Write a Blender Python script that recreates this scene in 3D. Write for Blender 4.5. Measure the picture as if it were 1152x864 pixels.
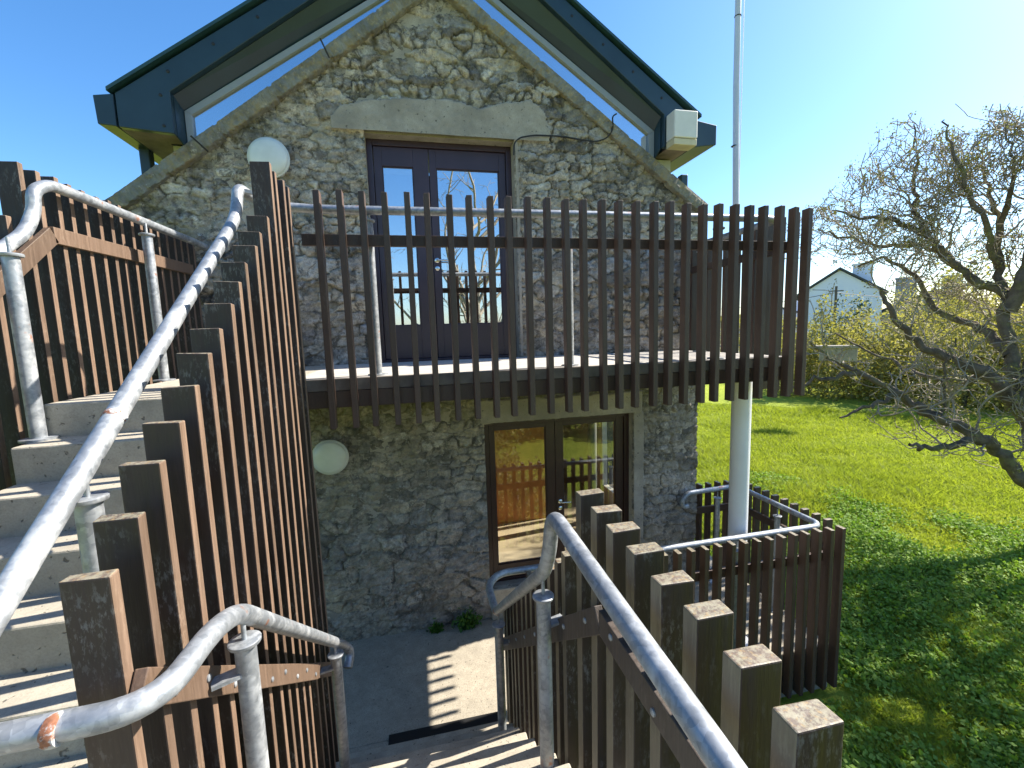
import bpy, math, random
import numpy as np
from mathutils import Vector, Matrix

for o in list(bpy.data.objects): bpy.data.objects.remove(o)
random.seed(7); rng = np.random.default_rng(11)
S = bpy.context.scene; COL = S.collection

# ------------------------------------------------------------------ camera
F = 500.0
Dn = np.array([130., 4250., F]); Dn /= np.linalg.norm(Dn)
Xa = np.array([2294., -131., F]); Xa = Xa - Xa.dot(Dn)*Dn; Xa /= np.linalg.norm(Xa)
Za = -Dn; Ya = np.cross(Za, Xa)
RW = np.stack([Xa, Ya, Za])
cam = bpy.data.cameras.new("camera"); co = bpy.data.objects.new("camera", cam); COL.objects.link(co)
m = Matrix.Identity(4)
for i in range(3):
    m[i][0] = RW[i, 0]; m[i][1] = -RW[i, 1]; m[i][2] = -RW[i, 2]
co.matrix_world = m
cam.sensor_width = 36; cam.lens = 36*F/1152; cam.clip_start = 0.02; cam.clip_end = 3000
S.camera = co

# ------------------------------------------------------------------ light
SUN = Vector((1.13, 0.144, 1.0)).normalized()
SUN_EL = math.asin(SUN.z); SUN_AZ = math.atan2(SUN.x, SUN.y)
w = bpy.data.worlds.new("World"); S.world = w; w.use_nodes = True
nt = w.node_tree; nt.nodes.clear()
sky = nt.nodes.new('ShaderNodeTexSky'); sky.sky_type = 'NISHITA'; sky.sun_disc = False
sky.sun_elevation = SUN_EL; sky.sun_rotation = SUN_AZ
sky.air_density = 1.0; sky.dust_density = 0.7; sky.ozone_density = 4.0
bg = nt.nodes.new('ShaderNodeBackground'); bg.inputs[1].default_value = 0.105
ow = nt.nodes.new('ShaderNodeOutputWorld')
hs = nt.nodes.new('ShaderNodeHueSaturation'); hs.inputs['Saturation'].default_value = 1.22
nt.links.new(sky.outputs[0], hs.inputs['Color']); nt.links.new(hs.outputs[0], bg.inputs[0]); nt.links.new(bg.outputs[0], ow.inputs[0])
sl = bpy.data.lights.new("sun", 'SUN'); sl.energy = 4.8; sl.angle = math.radians(0.53); sl.color = (1, 0.94, 0.84)
so = bpy.data.objects.new("sun", sl); COL.objects.link(so)
so.rotation_euler = SUN.to_track_quat('Z', 'Y').to_euler(); so.location = (20, 0, 20)
S.view_settings.view_transform = 'Standard'; S.view_settings.look = 'None'
S.view_settings.gamma = 1; S.view_settings.use_curve_mapping = False
S.view_settings.exposure = 1.42

# ------------------------------------------------------------------ helpers
def tag(o, label=None, cat=None, group=None, kind=None):
    if label: o['label'] = label
    if cat: o['category'] = cat
    if group: o['group'] = group
    if kind: o['kind'] = kind
    return o

def thing(name, loc, label, cat, group=None):
    o = bpy.data.objects.new(name, None); COL.objects.link(o); o.location = loc
    o.empty_display_size = 0.1
    return tag(o, label, cat, group)

def wloc(o):
    v = Vector(o.location)
    while o.parent: o = o.parent; v += Vector(o.location)
    return v

class MB:
    def __init__(s): s.v = []; s.f = []; s.m = []; s.sm = []
    def add(s, vs, fs, mi=0, smooth=False):
        b = len(s.v); s.v += [tuple(p) for p in vs]
        for i, f in enumerate(fs):
            s.f.append(tuple(b+j for j in f)); s.m.append(mi[i] if isinstance(mi, (list, tuple)) else mi); s.sm.append(smooth)
        return s
    def box(s, x0, x1, y0, y1, z0, z1, mi=0):
        vs = [(x0,y0,z0),(x1,y0,z0),(x1,y1,z0),(x0,y1,z0),(x0,y0,z1),(x1,y0,z1),(x1,y1,z1),(x0,y1,z1)]
        return s.add(vs, [(0,3,2,1),(4,5,6,7),(0,1,5,4),(1,2,6,5),(2,3,7,6),(3,0,4,7)], mi)
    def prism(s, poly, y0, y1, mi=0):      # polygon in XZ extruded along Y
        n = len(poly)
        vs = [(x, y0, z) for x, z in poly] + [(x, y1, z) for x, z in poly]
        fs = [tuple(range(n)), tuple(range(2*n-1, n-1, -1))] + [(i, i+n, (i+1) % n+n, (i+1) % n) for i in range(n)]
        return s.add(vs, fs, mi)
    def prism_x(s, poly, x0, x1, mi=0):    # polygon in YZ extruded along X
        n = len(poly)
        vs = [(x0, y, z) for y, z in poly] + [(x1, y, z) for y, z in poly]
        fs = [tuple(range(n)), tuple(range(2*n-1, n-1, -1))] + [(i, i+n, (i+1) % n+n, (i+1) % n) for i in range(n)]
        return s.add(vs, fs, mi)
    def bar(s, a, b, wd, ht, mi=0):        # square bar from a to b, up = Z-ish
        a = Vector(a); b = Vector(b); d = (b-a).normalized()
        side = d.cross(Vector((0,0,1)))
        if side.length < 1e-3: side = Vector((1,0,0))
        side.normalize(); up = side.cross(d)
        vs = []
        for p in (a, b):
            for i, j in ((-1,-1),(1,-1),(1,1),(-1,1)):
                vs.append(p+side*(i*wd/2)+up*(j*ht/2))
        return s.add(vs, [(0,1,2,3),(7,6,5,4),(0,4,5,1),(1,5,6,2),(2,6,7,3),(3,7,4,0)], mi)
    def tube(s, pts, r, n=14, mi=0, caps=True, closed=False):
        pts = [Vector(p) for p in pts]
        rs = r if isinstance(r, (list, tuple)) else [r]*len(pts)
        t0 = (pts[1]-pts[0]).normalized()
        u = t0.cross(Vector((0,0,1)))
        if u.length < 1e-3: u = t0.cross(Vector((1,0,0)))
        u.normalize(); vs = []
        for i, p in enumerate(pts):
            a = pts[max(i-1, 0)]; b = pts[min(i+1, len(pts)-1)]
            t = (b-a).normalized(); u = (u-t*u.dot(t)).normalized(); v = t.cross(u)
            for k in range(n):
                an = 2*math.pi*k/n; vs.append(p+(u*math.cos(an)+v*math.sin(an))*rs[i])
        fs = []
        for i in range(len(pts)-1):
            for k in range(n):
                fs.append((i*n+k, i*n+(k+1) % n, (i+1)*n+(k+1) % n, (i+1)*n+k))
        if caps:
            fs.append(tuple(range(n-1, -1, -1))); fs.append(tuple((len(pts)-1)*n+k for k in range(n)))
        return s.add(vs, fs, mi, True)
    def lathe(s, c, axis, prof, n=40, mi=0):   # prof: (radius, dist along axis)
        c = Vector(c); ax = Vector(axis).normalized()
        u = ax.cross(Vector((0,0,1)));
        if u.length < 1e-3: u = Vector((1,0,0))
        u.normalize(); v = ax.cross(u); vs = []
        for r, h in prof:
            for k in range(n):
                a = 2*math.pi*k/n; vs.append(c+ax*h+(u*math.cos(a)+v*math.sin(a))*r)
        fs = [(i*n+k, i*n+(k+1) % n, (i+1)*n+(k+1) % n, (i+1)*n+k) for i in range(len(prof)-1) for k in range(n)]
        fs.append(tuple(range(n-1, -1, -1))); fs.append(tuple((len(prof)-1)*n+k for k in range(n)))
        return s.add(vs, fs, mi, True)
    def build(s, name, mats, parent=None, bevel=0, label=None, recalc=True):
        me = bpy.data.meshes.new(name)
        off = wloc(parent) if parent else Vector((0,0,0))
        me.from_pydata([(p[0]-off.x, p[1]-off.y, p[2]-off.z) for p in s.v], [], s.f)
        mats = mats if isinstance(mats, (list, tuple)) else [mats]
        for mt in mats: me.materials.append(mt)
        me.polygons.foreach_set('material_index', s.m); me.polygons.foreach_set('use_smooth', s.sm)
        if recalc:
            import bmesh
            bm = bmesh.new(); bm.from_mesh(me); bmesh.ops.recalc_face_normals(bm, faces=bm.faces); bm.to_mesh(me); bm.free()
        me.update()
        o = bpy.data.objects.new(name, me); COL.objects.link(o)
        if parent: o.parent = parent
        if any(s.sm) :
            try: me.set_sharp_from_angle(angle=math.radians(42))
            except Exception: pass
        if bevel:
            b = o.modifiers.new('b', 'BEVEL'); b.width = bevel; b.segments = 2; b.limit_method = 'ANGLE'
        if label: o['label'] = label
        return o

def grid_mesh(name, V, Q, mats, parent=None, attrs=None, smooth=True, mi=None):
    """V (n,3) array, Q (k,3|4) int array"""
    me = bpy.data.meshes.new(name)
    off = np.array(wloc(parent)) if parent else np.zeros(3)
    V = np.asarray(V, float)-off; k = Q.shape[1]
    me.vertices.add(len(V)); me.vertices.foreach_set('co', V.astype(np.float32).ravel())
    me.loops.add(Q.size); me.loops.foreach_set('vertex_index', Q.astype(np.int32).ravel())
    me.polygons.add(len(Q)); me.polygons.foreach_set('loop_start', np.arange(0, Q.size, k, dtype=np.int32))
    try: me.polygons.foreach_set('loop_total', np.full(len(Q), k, dtype=np.int32))
    except Exception: pass
    me.polygons.foreach_set('use_smooth', np.full(len(Q), smooth))
    for mt in (mats if isinstance(mats, (list, tuple)) else [mats]): me.materials.append(mt)
    if mi is not None: me.polygons.foreach_set('material_index', mi.astype(np.int32))
    for an, arr in (attrs or {}).items():
        a = me.attributes.new(an, 'FLOAT', 'POINT'); a.data.foreach_set('value', arr.astype(np.float32))
    me.update(calc_edges=True); me.validate()
    o = bpy.data.objects.new(name, me); COL.objects.link(o)
    if parent: o.parent = parent
    return o

def smooth_path(pts, n=6, rad=0.12):
    """polyline with rounded corners"""
    P = [Vector(p) for p in pts]; out = [P[0]]
    for i in range(1, len(P)-1):
        a, b, c = P[i-1], P[i], P[i+1]
        r = min(rad, (b-a).length*0.48, (c-b).length*0.48)
        p0 = b+(a-b).normalized()*r; p1 = b+(c-b).normalized()*r
        for k in range(n+1):
            t = k/n; out.append(p0*(1-t)**2+b*2*t*(1-t)+p1*t*t)
    out.append(P[-1]); return out

# numpy value noise
def vnoise(x, y, seed=0):
    xi = np.floor(x).astype(np.int64); yi = np.floor(y).astype(np.int64)
    fx = x-xi; fy = y-yi; fx = fx*fx*(3-2*fx); fy = fy*fy*(3-2*fy)
    def h(a, b):
        n = (a*374761393+b*668265263+seed*974634777) & 0xffffffff
        n = ((n ^ (n >> 13))*1274126177) & 0xffffffff
        return ((n ^ (n >> 16)) & 0xffff)/65535.0
    return (h(xi,yi)*(1-fx)+h(xi+1,yi)*fx)*(1-fy)+(h(xi,yi+1)*(1-fx)+h(xi+1,yi+1)*fx)*fy
def fbm(x, y, seed=0, o=4):
    s = 0; a = .5; t = 0
    for i in range(o):
        s = s+a*vnoise(x*2**i, y*2**i, seed+i*17); t += a; a *= .5
    return s/t

# ------------------------------------------------------------------ materials
class NT:
    def __init__(s, name):
        s.m = bpy.data.materials.new(name); s.m.use_nodes = True; s.t = s.m.node_tree; s.t.nodes.clear()
        s.out = s.t.nodes.new('ShaderNodeOutputMaterial'); s.p = s.t.nodes.new('ShaderNodeBsdfPrincipled')
        s.t.links.new(s.p.outputs[0], s.out.inputs[0]); s.pos = s.t.nodes.new('ShaderNodeNewGeometry').outputs['Position']
    def n(s, ty, **k):
        nd = s.t.nodes.new(ty)
        for a, b in k.items(): setattr(nd, a, b)
        return nd
    def set(s, sock, val):
        if isinstance(val, bpy.types.NodeSocket): s.t.links.new(val, sock)
        elif isinstance(val, (tuple, list)) and len(val) == 3 and sock.type == 'RGBA': sock.default_value = (*val, 1)
        else: sock.default_value = val
    def noise(s, scale, detail=4, rough=.55, vec=None, stretch=None, dist=0):
        vec = vec or s.pos
        if stretch:
            mp = s.n('ShaderNodeMapping'); s.t.links.new(vec, mp.inputs[0]); mp.inputs['Scale'].default_value = stretch; vec = mp.outputs[0]
        nd = s.n('ShaderNodeTexNoise'); s.t.links.new(vec, nd.inputs['Vector'])
        nd.inputs['Scale'].default_value = scale; nd.inputs['Detail'].default_value = detail
        nd.inputs['Roughness'].default_value = rough; nd.inputs['Distortion'].default_value = dist
        return nd.outputs[0]
    def ramp(s, fac, stops, interp='LINEAR'):
        nd = s.n('ShaderNodeValToRGB'); nd.color_ramp.interpolation = interp
        el = nd.color_ramp.elements
        while len(el) < len(stops): el.new(0.5)
        for e, (p, c) in zip(el, stops):
            e.position = p; e.color = (c, c, c, 1) if isinstance(c, (int, float)) else (*c, 1)
        s.t.links.new(fac, nd.inputs[0]); return nd.outputs[0]
    def mix(s, f, a, b, mode='MIX'):
        nd = s.n('ShaderNodeMix', data_type='RGBA', blend_type=mode)
        s.set(nd.inputs[0], f); s.set(nd.inputs[6], a); s.set(nd.inputs[7], b); return nd.outputs[2]
    def math(s, op, a, b=0.0, clamp=False):
        nd = s.n('ShaderNodeMath', operation=op, use_clamp=clamp); s.set(nd.inputs[0], a); s.set(nd.inputs[1], b); return nd.outputs[0]
    def attr(s, name):
        return s.n('ShaderNodeAttribute', attribute_name=name).outputs['Fac']
    def sep(s, vec=None):
        nd = s.n('ShaderNodeSeparateXYZ'); s.t.links.new(vec or s.pos, nd.inputs[0]); return nd.outputs
    def rand(s): return s.n('ShaderNodeObjectInfo').outputs['Random']
    def fin(s, col, rough=.7, metal=0.0, bump=None, bs=.3, bd=.01, spec=None):
        s.set(s.p.inputs['Base Color'], col); s.set(s.p.inputs['Roughness'], rough); s.set(s.p.inputs['Metallic'], metal)
        if spec is not None: s.p.inputs['Specular IOR Level'].default_value = spec
        if bump is not None:
            b = s.n('ShaderNodeBump'); b.inputs['Strength'].default_value = bs; b.inputs['Distance'].default_value = bd
            s.t.links.new(bump, b.inputs['Height']); s.t.links.new(b.outputs[0], s.p.inputs['Normal'])
        return s.m

def wood(name, base, pale, peel=0.0, lichen=0.0):
    t = NT(name)
    grain = t.noise(9, 5, .6, stretch=(6, 6, .35)); fine = t.noise(60, 3, .6, stretch=(3, 3, .25)); blot = t.noise(4.5, 4, .6)
    g = t.math('ADD', t.math('MULTIPLY', grain, .6), t.math('MULTIPLY', fine, .4))
    c = t.ramp(g, [(.3, tuple(v*.7 for v in base)), (.5, base), (.72, tuple(v*1.45 for v in base))])
    c = t.mix(t.ramp(t.rand(), [(0, 0.0), (1, .5)]), c, tuple(v*.6+.01 for v in pale))if peel == 0 else c
    c = t.mix(1.0, c, t.ramp(t.rand(), [(0, .68), (.5, 1.0), (1, 1.0)]), 'MULTIPLY')
    # peeling / bleached streaks, heavier in patches
    pk = t.math('MULTIPLY', t.ramp(t.noise(38, 4, .7, stretch=(2.2, 2.2, .8)), [(.52, 0.0), (.62, 1.0)]), t.ramp(blot, [(.45, 0.0), (.68, 1.0)]))
    c = t.mix(t.math('MULTIPLY', pk, peel), c, pale)
    # green algae film low contrast
    c = t.mix(t.math('MULTIPLY', t.ramp(t.noise(2.3, 3), [(.5, 0.0), (.75, 1.0)]), .12), c, (.06, .055, .03))
    if lichen:
        lk = t.ramp(t.noise(55, 5, .75), [(.42, 0.0), (.56, 1.0)])
        c = t.mix(t.math('MULTIPLY', lk, lichen), c, (.42, .40, .27))
        c = t.mix(t.ramp(t.noise(90, 3), [(.55, 0.0), (.7, .7)]), c, (.3, .19, .07))
    return t.fin(c, t.ramp(grain, [(.3, .45), (.7, .7)]), 0, g, .35, .004)

M = {}
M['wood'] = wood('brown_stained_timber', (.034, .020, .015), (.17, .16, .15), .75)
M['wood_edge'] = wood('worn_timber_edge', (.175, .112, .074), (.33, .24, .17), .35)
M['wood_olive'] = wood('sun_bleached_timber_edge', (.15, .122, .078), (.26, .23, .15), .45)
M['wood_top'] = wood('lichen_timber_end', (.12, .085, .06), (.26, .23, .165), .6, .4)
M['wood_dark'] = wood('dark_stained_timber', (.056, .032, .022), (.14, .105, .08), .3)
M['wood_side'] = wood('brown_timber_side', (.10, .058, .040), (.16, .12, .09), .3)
M['board'] = wood('worn_rail_board', (.145, .092, .06), (.28, .21, .15), .4)
M['board_grey'] = wood('weathered_rail_board', (.075, .056, .044), (.17, .14, .11), .5)

def concrete(name, base, dark, agg=1.0, stain=.5):
    t = NT(name)
    big = t.noise(1.7, 5, .6); mid = t.noise(9, 5, .65); ag = t.noise(120, 3, .7); v = t.n('ShaderNodeTexVoronoi'); t.t.links.new(t.pos, v.inputs['Vector']); v.inputs['Scale'].default_value = 95
    c = t.ramp(mid, [(.3, tuple(b*.78 for b in base)), (.7, tuple(min(1, b*1.12) for b in base))])
    c = t.mix(t.math('MULTIPLY', t.ramp(big, [(.42, 0.0), (.66, 1.0)]), stain), c, dark)
    c = t.mix(t.math('MULTIPLY', t.ramp(ag, [(.45, 0.0), (.62, 1.0)]), .45*agg), c, tuple(b*.5 for b in base))
    pores = t.ramp(t.noise(38, 2, .5, dist=.4), [(.66, 0.0), (.72, 1.0)])
    c = t.mix(t.math('MULTIPLY', pores, .7), c, (.05, .045, .035))
    h = t.math('SUBTRACT', t.math('ADD', t.math('MULTIPLY', ag, .5*agg), mid), pores)
    return t.fin(c, .9, 0, h, .5, .006, .25)
M['step'] = concrete('step_concrete', (.44, .395, .315), (.27, .24, .185), .7)
M['paving'] = concrete('exposed_aggregate_paving', (.42, .37, .29), (.28, .25, .20), 1.3, .4)
M['render'] = concrete('lintel_render', (.38, .335, .27), (.20, .18, .15), .7, .8)

def galv():
    t = NT('galvanised_steel')
    sp = t.n('ShaderNodeTexVoronoi'); t.t.links.new(t.pos, sp.inputs['Vector']); sp.inputs['Scale'].default_value = 55
    c = t.ramp(t.noise(22, 4, .6), [(.3, (.24, .26, .28)), (.7, (.36, .375, .39))])
    bw = t.n('ShaderNodeRGBToBW'); t.t.links.new(sp.outputs['Color'], bw.inputs[0]); c = t.mix(.35, c, bw.outputs[0], 'SOFT_LIGHT')
    wht = t.ramp(t.noise(7, 5, .7), [(.5, 0.0), (.66, 1.0)])
    c = t.mix(t.math('MULTIPLY', wht, .4), c, (.48, .48, .46))
    rust = t.math('MULTIPLY', t.ramp(t.noise(5.5, 4, .6), [(.66, 0.0), (.70, 1.0)]), .8)
    c = t.mix(rust, c, (.34, .13, .06))
    met = t.math('MULTIPLY', t.math('SUBTRACT', 1.0, wht, True), .55)
    return t.fin(c, t.ramp(t.noise(30, 3), [(.3, .38), (.7, .6)]), met, t.noise(70, 3), .15, .002)
M['galv'] = galv()
def plain(name, c, rough=.6, metal=0, var=.12, sc=8, bs=.1):
    t = NT(name); n = t.noise(sc, 5, .6)
    col = t.ramp(n, [(.3, tuple(v*(1-var) for v in c)), (.7, tuple(min(1, v*(1+var)) for v in c))])
    return t.fin(col, rough, metal, t.noise(sc*8, 3), bs, .003)
M['green_metal'] = plain('dark_blue_green_cladding', (.016, .036, .050), .38, 0, .15, 3, .05)
M['green_edge'] = plain('roof_edge_green', (.02, .055, .055), .4, 0, .15, 3)
M['frame_grey'] = plain('grey_window_frame', (.24, .26, .28), .4, 0, .06)
M['panel_grey'] = plain('pale_grey_panel', (.42, .43, .42), .6)
M['soffit'] = plain('soffit_boarding', (.20, .155, .14), .8, 0, .3, 6)
M['door'] = plain('plum_door_paint', (.040, .022, .034), .35, 0, .15, 5, .05)
M['door_low'] = plain('brown_door_stain', (.034, .013, .012), .4, 0, .25, 6, .1)
M['white_post'] = plain('white_paint', (.66, .66, .68), .4, 0, .05, 4)
M['pole'] = plain('flagpole_grey_white', (.55, .54, .60), .35, 0, .06, 3)
M['lamp'] = plain('opal_lamp_cover', (.62, .64, .60), .3, 0, .08, 6, 0)
M['lamp_rim'] = plain('lamp_rim', (.55, .56, .52), .4, 0, .08)
M['box'] = plain('cream_alarm_casing', (.66, .63, .58), .5, 0, .05, 10)
M['black'] = plain('black_rubber', (.012, .012, .013), .6)
M['steel'] = plain('polished_steel', (.7, .69, .66), .25, 1.0, .05)
M['slate'] = plain('slate_roof', (.05, .055, .06), .7, 0, .3, 9)
M['inner_white'] = plain('interior_wall_paint', (.60, .58, .50), .8)
M['inner_orange'] = plain('varnished_pine', (.60, .25, .06), .45, 0, .25, 4)
M['inner_dark'] = plain('interior_dark_wall', (.05, .05, .055), .9)
M['inner_floor'] = plain('interior_floor', (.40, .33, .22), .5, 0, .1, 5)
M['house_white'] = plain('white_render', (.76, .78, .90), .8, 0, .05, .3)
M['house_grey'] = plain('grey_render', (.34, .34, .33), .8, 0, .12, .4)
M['pole_wood'] = plain('telegraph_pole_wood', (.12, .10, .08), .9)
M['soil'] = plain('soil', (.07, .06, .03), 1)

t = NT('deck_boards')     # weathered planks running along X with dark gaps
yy = t.sep()[1]
gap = t.ramp(t.math('FRACT', t.math('MULTIPLY', yy, 1/.14)), [(0, 1.0), (.06, 1.0), (.09, 0.0), (1, 0.0)])
cc = t.ramp(t.noise(5, 5, .6, stretch=(.6, 8, 8)), [(.3, (.36, .33, .29)), (.7, (.56, .52, .46))])
M['deck'] = t.fin(t.mix(gap, cc, (.05, .04, .03)), .85, 0, t.math('SUBTRACT', 1.0, gap), .6, .008)

def glass(name, refl, tint):
    t = NT(name); t.t.nodes.remove(t.p)
    tr = t.n('ShaderNodeBsdfTransparent'); tr.inputs[0].default_value = (*tint, 1)
    gl = t.n('ShaderNodeBsdfGlossy'); gl.inputs['Roughness'].default_value = .003; gl.inputs[0].default_value = (.93, .95, .97, 1)
    b = t.n('ShaderNodeBump'); b.inputs['Strength'].default_value = .04; b.inputs['Distance'].default_value = .01
    t.t.links.new(t.noise(1.4, 1), b.inputs['Height']); t.t.links.new(b.outputs[0], gl.inputs['Normal'])
    lw = t.n('ShaderNodeFresnel'); lw.inputs[0].default_value = 1.5
    f = t.math('ADD', t.math('MULTIPLY', lw.outputs[0], 1.3), refl, True)
    mx = t.n('ShaderNodeMixShader'); t.set(mx.inputs[0], f)
    t.t.links.new(tr.outputs[0], mx.inputs[1]); t.t.links.new(gl.outputs[0], mx.inputs[2]); t.t.links.new(mx.outputs[0], t.out.inputs[0])
    return t.m
M['glass'] = glass('coated_glazing', .55, (.7, .75, .78))
M['glass_low'] = glass('door_glass', .05, (.9, .9, .86))

# stone wall: per-stone tone and mortar come from the mesh
t = NT('rubble_limestone')
st = t.attr('stone'); mo = t.attr('mortar'); z = t.sep()[2]
c = t.ramp(st, [(0, (.14, .125, .11)), (.2, (.29, .25, .21)), (.42, (.40, .345, .275)), (.58, (.27, .255, .24)), (.78, (.44, .36, .26)), (.88, (.33, .295, .25)), (1, (.52, .47, .40))], 'LINEAR')
n1 = t.noise(14, 6, .7); n2 = t.noise(55, 5, .7); n3 = t.noise(3.1, 5, .65)
c = t.mix(1.0, c, t.ramp(n1, [(.25, .25), (.5, .55), (.75, .95)]), 'OVERLAY')
c = t.mix(.6, c, t.ramp(n2, [(.3, .28), (.7, .72)]), 'OVERLAY')
mc = t.ramp(n1, [(.38, (.045, .04, .032)), (.54, (.17, .145, .105)), (.78, (.42, .37, .27))])
c = t.mix(mo, c, mc)
c = t.mix(t.math('MULTIPLY', t.ramp(n3, [(.52, 0.0), (.68, 1.0)]), .55), c, (.40, .34, .22))     # buff render remnants
c = t.mix(t.ramp(t.noise(4.3, 6, .75), [(.62, 0.0), (.67, .9)]), c, (.50, .50, .47))                 # white lichen
c = t.mix(t.math('MULTIPLY', t.ramp(t.noise(6, 6, .8, dist=.6), [(.52, 0.0), (.61, 1.0)]), .8), c, (.065, .058, .05))
c = t.mix(t.math('MULTIPLY', t.ramp(t.noise(1.6, 5, .7), [(.48, 0.0), (.62, 1.0)]), .22), c, (.12, .115, .105))  # black lichen
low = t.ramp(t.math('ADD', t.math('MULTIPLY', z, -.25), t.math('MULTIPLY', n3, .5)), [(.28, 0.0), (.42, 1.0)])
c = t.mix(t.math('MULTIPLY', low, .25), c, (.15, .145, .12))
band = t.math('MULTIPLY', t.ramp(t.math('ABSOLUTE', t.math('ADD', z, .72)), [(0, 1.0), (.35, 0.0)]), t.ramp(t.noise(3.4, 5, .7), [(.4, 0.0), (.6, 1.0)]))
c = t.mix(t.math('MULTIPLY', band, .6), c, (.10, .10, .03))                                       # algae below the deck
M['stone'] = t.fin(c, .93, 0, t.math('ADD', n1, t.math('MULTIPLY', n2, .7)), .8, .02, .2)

t = NT('coping_stone')
c = t.ramp(t.noise(6, 6, .7), [(.3, (.13, .12, .10)), (.55, (.25, .235, .195)), (.75, (.36, .335, .27))])
c = t.mix(t.ramp(t.noise(18, 5, .7), [(.6, 0.0), (.68, .9)]), c, (.5, .5, .47))
c = t.mix(t.ramp(t.noise(9, 5, .7), [(.5, 0.0), (.62, .7)]), c, (.30, .23, .11))
M['coping'] = t.fin(c, .95, 0, t.noise(30, 6, .7), .8, .02, .2)

# vegetation
def leafm(name, a, b, rough=.55, trans=.35, var_scale=.7):
    t = NT(name)
    n = t.noise(var_scale, 4, .6); r = t.noise(23, 2)
    c = t.mix(r, t.ramp(n, [(.3, a), (.7, b)]), tuple((x+y)*.35 for x, y in zip(a, b)))
    t.fin(c, rough, 0, spec=.3)
    tl = t.n('ShaderNodeBsdfTranslucent'); t.set(tl.inputs[0], t.mix(1.0, c, (1.05, 1.1, .55), 'MULTIPLY'))
    mx = t.n('ShaderNodeMixShader'); mx.inputs[0].default_value = trans
    t.t.links.new(t.p.outputs[0], mx.inputs[1]); t.t.links.new(tl.outputs[0], mx.inputs[2]); t.t.links.new(mx.outputs[0], t.out.inputs[0])
    return t.m
M['grass'] = leafm('lawn_grass_blades', (.27, .34, .04), (.43, .47, .065), .6, .55, .35)
M['cover'] = leafm('clover_leaves', (.15, .30, .035), (.32, .44, .07), .7, .35, .8)
M['shrub'] = leafm('olive_shrub_leaves', (.28, .26, .08), (.42, .37, .14), .6, .5, .3)
M['conifer'] = leafm('dark_evergreen_leaves', (.02, .05, .02), (.05, .09, .03), .6, .15, .5)
M['bud'] = leafm('hawthorn_buds', (.20, .20, .06), (.34, .31, .10), .6, .3, 1.0)
M['weed'] = leafm('wall_weed_leaves', (.05, .14, .02), (.10, .20, .03), .5, .3, 5)
t = NT('lawn_ground')
c = t.ramp(t.noise(.6, 6, .65), [(.3, (.24, .30, .035)), (.7, (.40, .44, .055))])
c = t.mix(t.ramp(t.noise(9, 6, .7), [(.4, 0.0), (.7, .5)]), c, (.07, .13, .01))
c = t.mix(t.ramp(t.noise(.25, 4, .6), [(.62, 0.0), (.75, .5)]), c, (.24, .24, .08))
M['lawn'] = t.fin(c, .9, 0, t.noise(25, 5, .8), 1.0, .06, .1)
t = NT('hawthorn_bark')
c = t.ramp(t.noise(7, 6, .7), [(.3, (.07, .058, .045)), (.6, (.17, .14, .11)), (.8, (.26, .23, .16))])
c = t.mix(t.ramp(t.noise(3, 5, .7), [(.5, 0.0), (.65, .8)]), c, (.19, .19, .08))
M['bark'] = t.fin(c, .95, 0, t.noise(30, 5), .8, .02, .2)
t = NT('twig_bark')
c = t.ramp(t.noise(5, 5, .7), [(.3, (.25, .21, .17)), (.6, (.38, .33, .25)), (.8, (.44, .41, .22))])
M['twig'] = t.fin(c, .9, spec=.2)

# ------------------------------------------------------------------ key dimensions (eye = origin)
YW = 4.9; ZG = -3.37; ZD = -0.285; ZM = -1.63; ZL = -3.85
UD = (-.36, 1.17, -.30, 2.02); LD = (.735, 2.56, -2.99, -1.02)     # door openings x0 x1 z0 z1
def gable_top(x):
    return np.minimum(1.31+.745*(x+2.56), 1.47+.692*(3.42-x))

# ------------------------------------------------------------------ ground
def lawn():
    xs = np.concatenate([np.arange(-30, 3, 3.0), np.arange(3, 16, .16), np.geomspace(16, 900, 50)])
    ys = np.concatenate([np.arange(-30, -1, 3.0), np.arange(-1, 14, .16), np.geomspace(14, 900, 50)])
    xs = np.concatenate([[-900, -300, -80], xs]); ys = np.concatenate([[-900, -300, -80], ys])
    X, Y = np.meshgrid(xs, ys); r = np.hypot(X, Y)
    Z = ZL+.25*(fbm(X*.12, Y*.12, 3)-.5)+.07*(fbm(X*1.3, Y*1.3, 5)-.5)*(r < 40)+np.clip((r-30)/60, 0, 1)*.9
    V = np.stack([X, Y, Z], -1).reshape(-1, 3); nx, ny = len(xs), len(ys)
    i = np.arange(nx*ny).reshape(ny, nx)
    Q = np.stack([i[:-1, :-1], i[:-1, 1:], i[1:, 1:], i[1:, :-1]], -1).reshape(-1, 4)
    o = grid_mesh('lawn', V, Q, M['lawn']); tag(o, kind='structure')
def lawn_z(X, Y):
    r = np.hypot(X, Y)
    return ZL+.25*(fbm(X*.12, Y*.12, 3)-.5)+.07*(fbm(X*1.3, Y*1.3, 5)-.5)*(r < 40)+np.clip((r-30)/60, 0, 1)*.9
lawn()

pv = MB(); pv.box(-3.2, 4.12, 3.524, 6.2, ZG-.6, ZG); pv.box(-1.6, .64, 3.0, 3.522, ZG-.6, ZG)
tag(pv.build('paving', M['paving'], bevel=.01), kind='structure')

# ------------------------------------------------------------------ stone building
bld = thing('stone_building', (.45, YW, ZG), 'old rubble stone gable end with two glazed double doors and a dark metal roof', 'building')

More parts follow.
